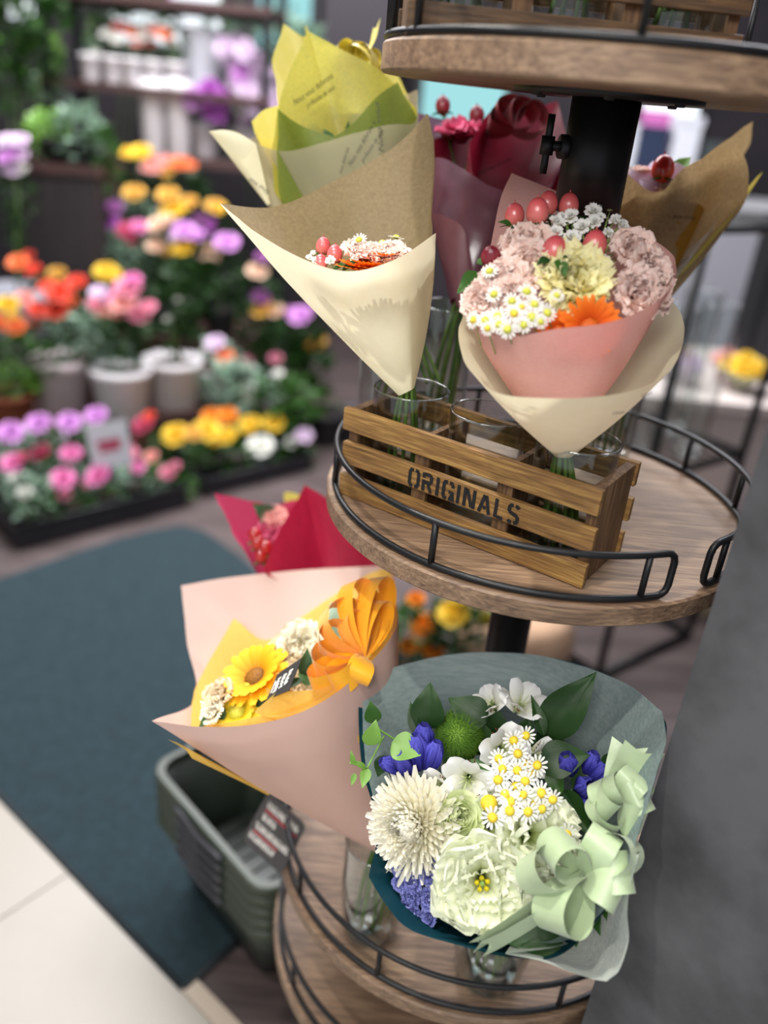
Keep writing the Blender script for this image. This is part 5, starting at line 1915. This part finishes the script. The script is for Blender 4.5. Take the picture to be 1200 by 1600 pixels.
plant('dark leafed plant in the white pot nearest the yellow flower tray', onbench(272, 632), [(278, 470, 6, 'offwhite'), (262, 500, 6, 'offwhite')], ((270, 500, 46, 62, 'darkleaf'), (285, 450, 34, 40, 'darkleaf')), ('white', .12, .20), 'darkleaf', group=bg, nleaf=140)
plant('pink and orange wrapped plant right of the white pots on the bench', onbench(335, 618), [(338, 540, 16, 'palepink'), (352, 562, 16, 'orangered'), (322, 580, 13, 'salmonpink'), (330, 555, 16, 'offwhite')], (340, 560, 34, 30), ('white', .07, .12), 'greyleaf', group=bg)
plant('orange and yellow flowers in a terracotta pot at the near end of the bench', onbench(18, 662), [(12, 480, 18, 'yellow'), (2, 508, 16, 'orangered'), (27, 515, 17, 'orangered'), (30, 415, 17, 'orangered'), (55, 425, 14, 'coralred'), (20, 500, 12, 'amber')], ((25, 560, 60, 50, 'leaf'), (20, 600, 40, 30, 'limeleaf')), ('terracotta', .10, .13), 'leaf', group=bg, nleaf=140)
plant('pale pink cyclamen between the red begonia and the pink cyclamen', onbench(152, 630), [(155, 460, 14, 'palepink'), (150, 480, 15, 'rosepink'), (160, 493, 13, 'salmonpink'), (146, 500, 10, 'crimson')], (152, 530, 28, 34), ('terracotta', .06, .12), 'greyleaf', group=bg)
plant('yellow flowers behind the pink cyclamen on the bench', on_z(165, 600, ZBN + .001), [(166, 430, 19, 'yellow'), (180, 432, 11, 'yellow')], (170, 480, 40, 44), ('black', .06, .12), 'darkleaf', group=bg)
plant('small yellow flowers above the red begonia', on_z(85, 600, ZBN + .001), [(90, 432, 15, 'amber'), (45, 402, 10, 'coralred')], (80, 470, 40, 44), ('black', .06, .12), 'darkleaf', group=bg)

# stepped table with chrysanthemums
t0, t1_ = on_y(150, 470, 3.55), on_y(395, 470, 3.55)
ZTB = .42
tbl = thing('display_table', 'dark stepped table under the potted chrysanthemums', 'table', (t0.x, 3.5, 0))
wd_ = t1_.x - t0.x
part('top', MB().box((0, 0, ZTB - .03), (wd_, .56, ZTB)), M_bench, tbl, smooth=False)
part('front_board', MB().box((.02, .02, .02), (wd_ - .02, .04, ZTB - .03)), M_bench, tbl, smooth=False)
for x in (.02, wd_ - .07):
    for y in (.06, .48):
        part('leg', MB().box((x, y, 0), (x + .05, y + .05, ZTB - .03)), M_bench, tbl, smooth=False)


def ontable(px, Y):
    p = on_y(px, 470, Y)
    return V((min(max(p.x, t0.x + .06), t1_.x - .06), Y, ZTB + .001))


cg = 'potted chrysanthemums on the stepped table'
for lb, px, Y, bl, fo in (
        ('purple chrysanthemum at the left of the stepped table', 168, 3.60, [(160, 330, 17, 'plum'), (180, 326, 13, 'plum'), (170, 352, 17, 'magenta'), (150, 342, 10, 'plum')], (172, 395, 40, 45)),
        ('crimson chrysanthemum left of the peach ones on the table', 205, 3.58, [(200, 365, 18, 'crimson'), (218, 358, 14, 'hotpink'), (208, 378, 12, 'crimson')], (210, 415, 42, 44)),
        ('peach chrysanthemum in the middle of the stepped table', 250, 3.58, [(250, 356, 18, 'peachy'), (244, 388, 15, 'peachy'), (262, 345, 11, 'peachy'), (258, 395, 10, 'amber')], (258, 430, 44, 50)),
        ('pink chrysanthemum at the right of the peach one', 290, 3.58, [(288, 365, 19, 'lilac'), (308, 372, 14, 'lilac'), (278, 375, 13, 'palepink')], (295, 440, 44, 56)),
        ('yellow chrysanthemum low in front of the pink one', 286, 3.55, [(287, 392, 17, 'yellow'), (275, 396, 10, 'amber')], (300, 470, 44, 60)),
        ('lilac and peach chrysanthemum at the right edge of the table', 345, 3.58, [(354, 384, 20, 'lilac'), (325, 399, 16, 'peachy'), (338, 402, 12, 'peachy')], (340, 450, 44, 60)),
        ('golden chrysanthemum, tallest cluster on the stepped table', 270, 3.85, [(264, 310, 18, 'amber'), (274, 334, 22, 'yellow'), (296, 322, 16, 'amber'), (258, 330, 10, 'lilac')], (275, 380, 50, 50)),
        ('single yellow chrysanthemum upper left of the golden cluster', 212, 3.85, [(211, 307, 18, 'amber')], (212, 350, 40, 44)),
        ('magenta and yellow chrysanthemum behind the cream cone tip', 330, 3.85, [(322, 355, 17, 'magenta'), (335, 326, 15, 'amber'), (345, 330, 12, 'yellow'), (310, 345, 10, 'plum')], (330, 395, 46, 50)),
        ('yellow and pink flowers high above the golden cluster', 230, 3.97, [(200, 243, 13, 'yellow'), (222, 243, 17, 'yellow'), (240, 265, 20, 'salmonpink'), (258, 255, 13, 'salmonpink'), (228, 272, 11, 'palepink')], (225, 300, 50, 44)),
        ('orange flowers high above the golden cluster', 280, 3.97, [(282, 260, 16, 'orangered'), (262, 272, 15, 'amber'), (298, 262, 10, 'orangered')], (280, 300, 44, 40))):
    plant(lb, ontable(px, Y), bl, fo, ('black', .07, .13), 'greyleaf' if px < 230 else 'darkleaf', 'potted flower', cg, nleaf=120)

# plants right of the table, standing on the floor
fg = 'floor pots right of the stepped table'
for lb, base, bl, fo in (
        ('purple and peach flowers by the edge of the cream cone', (-.47, 3.55, .001), [(408, 468, 15, 'plum'), (412, 487, 19, 'amber'), (432, 489, 14, 'peachy'), (402, 428, 17, 'peachy'), (410, 405, 12, 'plum')], ((420, 540, 56, 70, 'darkleaf'), (400, 470, 36, 60, 'darkleaf'))),
        ('lilac pink flowers in the dark bush right of the stepped table', (-.30, 3.5, .001), [(472, 498, 20, 'lilac'), (456, 492, 13, 'plum'), (430, 562, 11, 'rosepink'), (385, 568, 12, 'rosepink')], ((455, 560, 56, 70, 'darkleaf'), (470, 620, 44, 40, 'leaf'))),
        ('amber flower at the right edge of the dark bush', (-.20, 3.55, .001), [(495, 539, 17, 'amber'), (482, 546, 10, 'marigold')], (480, 590, 40, 70)),
        ('low green leafy plant behind the yellow flower tray', (-.55, 3.3, .001), [(435, 585, 8, 'offwhite'), (428, 590, 6, 'palepink')], ((370, 610, 56, 44, 'greyleaf'), (440, 630, 60, 46, 'leaf')))):
    plant(lb, base, bl, fo, ('black', .09, .15), 'darkleaf', 'potted flower', fg, nleaf=150)
wc = thing('plant_label', 'small white plant label in the dark bush', 'label', on_y(388, 640, 3.3))
part('card', MB().box((-.022, 0, 0), (.03, .002, .12)), M_pot['white'], wc, smooth=False)
part('stake', MB().tube([(0, .003, .02), (0, .003, -.4 + .24)], .003, 6), M_pot['white'], wc)

# tall dark planter at left with plants on it
a, b = on_y(28, 300, 3.45), on_y(150, 300, 3.45)
ZPL = on_y(90, 255, 3.45).z
pl = thing('tall_planter', 'tall dark brown wooden planter left of the purple chrysanthemums', 'planter', ((a.x + b.x) / 2, 3.6, 0))
hw = (b.x - a.x) / 2
part('box', MB().box((-hw, -.14, 0), (hw, .14, ZPL)), wood('blackened boards', lin('151215'), lin('221c1f'), lin('2e2628'), 2, .6, .7, .2), pl, smooth=False)
part('rim', MB().box((-hw - .01, -.15, ZPL - .04), (hw + .01, .15, ZPL)), M_bench, pl, smooth=False)
for lb, px, bl, fo, lm in (('lime green leafy plant on the tall dark planter', 78, [], ((75, 212, 34, 36, 'limeleaf'),), 'limeleaf'), ('grey green trailing plant on the tall dark planter', 125, [], ((125, 215, 44, 50, 'greyleaf'), (140, 290, 26, 60, 'greyleaf'), (160, 250, 30, 50, 'leaf')), 'greyleaf')):
    p = on_y(px, 252, 3.5)
    plant(lb, (min(b.x - .07, p.x), 3.55, ZPL + .001), bl, fo, ('black', .06, .08), lm, 'potted plant', 'plants on the tall planter', 'potted_plant', 150, .45)
pb = on_y(22, 440, 3.3)
plant('lilac pink wrapped flowers left of the tall dark planter', (pb.x, 3.3, .001), [(14, 225, 16, 'palepink'), (32, 225, 16, 'palepink'), (15, 250, 17, 'lilac'), (34, 250, 16, 'palepink'), (22, 270, 17, 'palepink'), (36, 268, 11, 'offwhite'), (26, 238, 14, 'lilac')], ((28, 310, 30, 40, 'darkleaf'), (25, 360, 20, 40, 'darkleaf')), ('grey', .12, .62), 'darkleaf')

# back rack: two planks on black posts
RK = thing('plant_rack', 'black metal rack with dark planks holding white pots at the back', 'rack', (on_y(60, 130, 4.1).x, 4.1, 0))
rw = on_y(420, 130, 4.1).x - RK.location.x
ZP1 = on_y(200, 133, 4.1).z
ZP2 = on_y(330, 185, 4.1).z
for z in (ZP1, ZP2 - .18):
    part('plank', MB().box((0, 0, z - .03), (rw, .5, z)), M_bench, RK, smooth=False)
for x in (.0, rw - .04):
    for y in (.02, .44):
        part('post', MB().box((x, y, 0), (x + .04, y + .04, ZP1 + .7)), M_black, RK, smooth=False)
part('plank', MB().box((0, 0, ZP1 + .32), (rw, .5, ZP1 + .35)), M_bench, RK, smooth=False)
rg = 'white pots on the back rack'
for i, (px, lb, bl, fo) in enumerate((
        (143, 'white pot with green sprigs at the left of the back rack', [(150, 85, 8, 'offwhite')], (145, 80, 18, 20)),
        (178, 'white pot with red and white flowers on the back rack', [(190, 48, 16, 'coralred'), (172, 58, 15, 'offwhite'), (182, 66, 9, 'offwhite')], (180, 72, 20, 16)),
        (208, 'white pot with orange flowers on the back rack', [(208, 55, 14, 'orangered'), (216, 72, 10, 'salmonpink'), (225, 62, 15, 'offwhite')], (210, 80, 20, 16)),
        (240, 'white pot with salmon flowers on the back rack', [(242, 52, 14, 'salmonpink'), (235, 72, 11, 'coralred'), (256, 58, 14, 'orangered')], (240, 80, 20, 16)),
        (275, 'white pot with pale leaves right of the salmon flowers', [(270, 70, 10, 'offwhite')], (278, 70, 22, 26)))):
    p = on_y(px, 130, 4.2)
    plant(lb, (p.x, 4.2, ZP1 + .001), bl, fo, ('white', .05, .11), 'greyleaf', 'potted flower', rg, nleaf=60)
for px, lb in ((234, 'plain white pot on the lower plank of the back rack, left of the orchids'), (274, 'plain white pot on the lower plank of the back rack, beside the magenta orchid')):
    p = on_y(px, 165, 4.15)
    T = thing('flower_pot', lb, 'pot', (p.x, 4.2, ZP2 - .179), 0, 'plain white pots on the rack')
    pot_part(T, 'white', .065, on_y(px, 125, 4.2).z - (ZP2 - .179))


def orchid(label, px, blooms, hue2, wrap, arc):
    p = on_y(px, 165, 4.3)
    T = thing('orchid', label, 'orchid', (p.x, 4.3, ZP2 - .179))
    pot_part(T, 'white', .07, .14)
    L = V(T.location)
    if wrap:
        x_, z_ = on_y(px, 45, 4.3), on_y(px, 130, 4.3)
        mb = MB()
        mb.lathe([(.05, .13), (.075, z_.z - L.z), (.12, x_.z - L.z)], 24)
        part('paper_cone', mb, thin('white wrapping paper', lin('eef0f6'), lin('e2e4f0'), .3, .5, .04), T)
    pts = [V((0, 0, .1))] + [on_y(x, y, 4.25) - L for x, y in arc]
    part('flower_spike', MB().tube(catmull(pts, 6), .005, 6), M_stem, T)
    for x, y, r, h in blooms:
        c = on_y(x, y, 4.2 + random.uniform(-.05, .05)) - L
        k = (c + L - CP).dot(CF) / FPX
        sub(T, 'blossom', 'pom', G[h], c, r * k, facing(V((random.uniform(-.4, .4), -1, .3))))
    for a in (0, 2, 4):
        sub(T, 'leaf', 'broadleaf', G['darkleaf'], (0, 0, .13), .22, Quaternion((0, 0, 1), a) @ Quaternion((0, 1, 0), -.4))


orchid('magenta orchid below the white paper cone on the back rack', 320, [(330, 145, 20, 'magenta'), (345, 158, 18, 'magenta'), (318, 152, 17, 'magenta'), (335, 172, 19, 'magenta'), (300, 155, 17, 'lilac'), (288, 158, 14, 'lilac'), (345, 180, 13, 'magenta')], None, True, [(318, 120), (325, 145)])
orchid('pale pink orchid spray arching beside the yellow bouquet', 385, [(350, 75, 15, 'palepink'), (368, 70, 16, 'palepink'), (385, 80, 17, 'palepink'), (398, 98, 17, 'palepink'), (362, 95, 15, 'palepink'), (378, 115, 17, 'lilac'), (402, 125, 18, 'palepink'), (415, 145, 17, 'palepink'), (385, 140, 16, 'palepink'), (368, 130, 14, 'palepink'), (420, 115, 14, 'palepink'), (398, 165, 17, 'palepink'), (425, 165, 14, 'palepink'), (378, 165, 14, 'offwhite'), (385, 185, 13, 'palepink')], None, False, [(370, 120), (372, 80), (400, 90), (418, 140)])

# tall foliage plants at the far left top and centre top
fg = 'tall foliage plants at the back'
for lb, x, Y, fo, lm in (('tall dark green foliage plant at the far left', on_y(10, 200, 3.9).x, 3.92, ((22, 60, 50, 62, 'leaf'), (60, 110, 44, 44, 'darkleaf'), (10, 130, 36, 52, 'leaf'), (40, 20, 60, 40, 'darkleaf')), 'leaf'),
                         ('bright lime foliage plant by the tall foliage at left', on_y(85, 200, 4.75).x, 4.75, ((85, 88, 18, 30, 'limeleaf'), (70, 140, 30, 26, 'greyleaf')), 'limeleaf'),
                         ('grey green foliage plant above the back rack', on_y(140, 200, 4.8).x, 4.85, ((140, 30, 52, 40, 'leaf'), (230, 20, 60, 26, 'leaf'), (205, 5, 40, 24, 'greyleaf')), 'greyleaf'),
                         ('loose green plant behind the pale orchid', on_y(420, 200, 4.8).x, 4.85, ((350, 35, 50, 26, 'greyleaf'), (440, 60, 50, 40, 'greyleaf'), (480, 110, 40, 60, 'greyleaf')), 'greyleaf')):
    plant(lb, (x, Y, .001), [], fo, ('black', .13, .3), lm, 'potted plant', fg, 'potted_plant', 120, .4)
plant('lilac flower above the back rack', (on_y(265, 0, 5.2).x, 5.25, .001), [(258, 2, 16, 'lilac'), (275, 10, 12, 'palepink')], (262, 30, 20, 20), ('black', .1, .3), 'leaf')

# ---- behind the stand, right side
M_rackblack = pbr('black rack frame', lin('121214'), .45, .3)
bx = on_z(935, 1052, .02)
rk = thing('wire_rack', 'black metal rack with square base frame behind the round stand', 'rack', (bx.x, bx.y, 0), math.radians(38))
W_ = .42
mb = MB()
for a_, b_ in (((0, 0), (W_, 0)), ((W_, 0), (W_, W_)), ((W_, W_), (0, W_)), ((0, W_), (0, 0))):
    mb.tube([(*a_, .012), (*b_, .012)], .012, 8)
part('base_frame', mb, M_rackblack, rk)
for x, y in ((0, 0), (W_, 0), (W_, W_), (0, W_)):
    part('post', MB().tube([(x, y, .012), (x, y, 1.27)], .011, 10), M_rackblack, rk)
for z in (.62, 1.22):
    mb = MB()
    for a_, b_ in (((0, 0), (W_, 0)), ((W_, 0), (W_, W_)), ((W_, W_), (0, W_)), ((0, W_), (0, 0))):
        mb.tube([(*a_, z), (*b_, z)], .011, 8)
    for i_ in range(1, 10):
        mb.tube([(W_ * i_ / 10, 0, z), (W_ * i_ / 10, W_, z)], .003, 6)
    part('rack_shelf', mb, M_rackblack, rk)
rot = Matrix.Rotation(math.radians(38), 3, 'Z')
for i, (x, y, lb) in enumerate(((.08, .08, 'tall clear cylinder at the near corner of the black rack'), (.25, .07, 'tall clear cylinder in the middle of the black rack edge'), (.36, .2, 'tall clear cylinder at the right of the black rack'), (.1, .3, 'tall clear cylinder at the back of the black rack'))):
    p = V((bx.x, bx.y, 0)) + rot @ V((x, y, 0))
    vase(lb, (p.x, p.y, .6245), .05, .40, 0, 'tall cylinders on the black rack')
zr = 1.2245
# wrapped bunches behind the rack on a low pale counter
ct = thing('counter', 'pale low counter behind the black rack', 'counter', (1.2, 2.75, 0))
part('body', MB().box((-.55, -.2, 0), (.75, .5, .62)), pbr('pale counter', lin('b8aaaa'), .5), ct, smooth=False)
part('top', MB().box((-.57, -.22, .62), (.77, .52, .65)), pbr('pale counter top', lin('c4b8b4'), .4), ct, smooth=False)
for i, (px, py, r, hue, wrapc, lb) in enumerate(((1150, 628, 34, 'yellow', 'c8d0b0', 'wrapped bunch of bright yellow flowers by the grey pier'), (1045, 612, 18, 'amber', 'd8d0d8', 'small bunch of amber flowers behind the black rack'),
                                                 (1130, 715, 26, 'offwhite', 'f0e4e4', 'wrapped bunch of white flowers by the grey pier'), (1100, 690, 20, 'salmonpink', 'e8c8c4', 'wrapped bunch of salmon flowers behind the black rack'),
                                                 (1045, 690, 20, 'palepink', 'e4dce8', 'wrapped bunch of pale pink flowers behind the black rack'), (1010, 660, 18, 'hotpink', 'dcd4e4', 'wrapped bunch of hot pink flowers behind the black rack'))):
    Yb = 2.7 + .1 * (i % 2)
    c = on_y(px, py, Yb)
    k = (c - CP).dot(CF) / FPX
    T = thing('wrapped_bunch', lb, 'bouquet', (c.x, Yb, .6515), 0, 'wrapped bunches on the pale counter')
    hz = max(.06, c.z - .65)
    mb = MB()
    mb.lathe([(.012, 0), (.02, .02), (r * k * 1.2, hz)], 20)
    part('wrapper', mb, thin('wrap ' + wrapc, lin(wrapc), lin(wrapc), .35, .3, .08), T)
    for j in range(7):
        a_ = j * 1.05
        q_ = .6 * r * k if j else 0
        sub(T, 'blossom', 'pom', G[hue], (q_ * math.cos(a_), q_ * math.sin(a_), hz + (.01 if j else .03)), r * k * .55, facing(V((.3 * math.cos(a_), .3 * math.sin(a_) - .3, 1))))
# things seen through the gap under the top shelf
cab = thing('display_cabinet', 'pale grey display cabinet in the far background right of the pole', 'cabinet', (on_y(1050, 260, 4.6).x, 4.7, 0))
part('body', MB().box((-.6, -.15, 0), (.9, .3, 1.08)), pbr('pale cabinet', lin('9a9aa2'), .6), cab, smooth=False)
part('top_board', MB().box((-.62, -.17, 1.08), (.92, .32, 1.11)), pbr('pale cabinet top', lin('c4c4c8'), .5), cab, smooth=False)
for px, py0, py1, w_, c_, lb in ((1022, 195, 275, 48, '1c2a48', 'navy blue box on the pale cabinet'), (985, 190, 280, 30, 'd8dce4', 'white box beside the navy one on the cabinet'), (1046, 172, 200, 40, 'd070b8', 'pink box above the beige bouquet'), (1078, 180, 270, 40, 'd8dae4', 'white box right of the pink one on the cabinet'), (1120, 220, 280, 40, '40484a', 'dark grey box at the right of the cabinet')):
    a_, b_ = on_y(px - w_ / 2, py0, 4.6), on_y(px + w_ / 2, py0, 4.6)
    T = thing('storage_box', lb, 'box', ((a_.x + b_.x) / 2, 4.62 + (.2 if c_ == 'd070b8' else 0), 1.1105), 0)
    h_ = max(.1, a_.z - 1.11)
    hw_ = (b_.x - a_.x) / 2
    part('carton', MB().box((-hw_, -.06, 0), (hw_, .06, h_ * .9)), pbr('carton ' + c_, lin(c_), .6), T, smooth=False)
    part('lid', MB().box((-hw_ - .005, -.065, h_ * .9), (hw_ + .005, .065, h_)), pbr('carton ' + c_, lin(c_), .6), T, smooth=False)
# dark red box fixed to the right post of the rack, black cabinet on the counter behind
cr = V((bx.x, bx.y, 0)) + rot @ V((W_, 0, 0))
p = on_y(1190, 570, cr.y)
T = thing('key_box', 'dark red box fixed to the right post of the black rack', 'box', (cr.x + .012, cr.y - .02, p.z - .05))
part('case', MB().box((0, -.04, 0), (.14, .04, .085)), pbr('dark red lacquer', lin('3a1216'), .4), T, smooth=False, bevel=.008)
part('lid', MB().box((-.004, -.044, .085), (.144, .044, .10)), pbr('dark red lacquer', lin('3a1216'), .4), T, smooth=False, bevel=.004)
a_, b_ = on_y(1168, 540, 3.05), on_y(1330, 350, 3.05)
T = thing('dark_cabinet', 'black cabinet on the pale counter at the right edge', 'cabinet', (a_.x, 3.06, .6505))
part('body', MB().box((0, 0, 0), (b_.x - a_.x, .16, b_.z - .65)), M_rackblack, T, smooth=False)
part('door', MB().box((.02, -.012, .02), (b_.x - a_.x - .02, 0, b_.z - .67)), M_blackmatte, T, smooth=False)

T = thing('carton', 'beige carton on the floor behind the black rack', 'box', (.98, 2.42, .001))
part('body', MB().box((-.16, -.12, 0), (.16, .12, .30)), pbr('beige carton', lin('a08e76'), .7), T, smooth=False, bevel=.004)
for sg in (1, -1):
    part('flap', MB().box((-.16, min(0, sg * .12), .3005), (.16, max(0, sg * .12), .305)), pbr('beige carton', lin('a08e76'), .7), T, smooth=False)

# marigolds and the round beige planter under the middle shelf
p = on_z(800, 1085, .001)
T = thing('round_planter', 'round beige planter on the floor behind the stand pole', 'planter', (p.x, p.y + .12, .001))
mb = MB()
mb.lathe([(.001, 0), (.10, 0), (.145, .05), (.165, .12), (.15, .19), (.125, .22), (.11, .21), (.13, .18), (.001, .17)], 40)
part('shell', mb, M_pot['beige'], T)
for lb, px, py, Y, bl, fo in (('orange marigold left of the yellow one, under the middle shelf', 655, 1090, 1.66, [(650, 938, 15, 'marigold'), (662, 982, 24, 'marigold'), (640, 1010, 16, 'marigold'), (675, 1015, 20, 'marigold')], ((660, 985, 54, 50, 'leaf'), (650, 1040, 50, 40, 'darkleaf'))),
                              ('large yellow marigold under the middle shelf left of the pole', 715, 1090, 1.62, [(709, 962, 26, 'yellow'), (760, 965, 12, 'yellow')], ((715, 985, 50, 44, 'darkleaf'), (740, 950, 44, 30, 'leaf')))):
    p = on_y(px, py, Y)
    plant(lb, (p.x, Y + .05, .001), bl, fo, ('black', .09, .12), 'leaf', 'potted flower', 'marigolds under the middle shelf', nleaf=150)
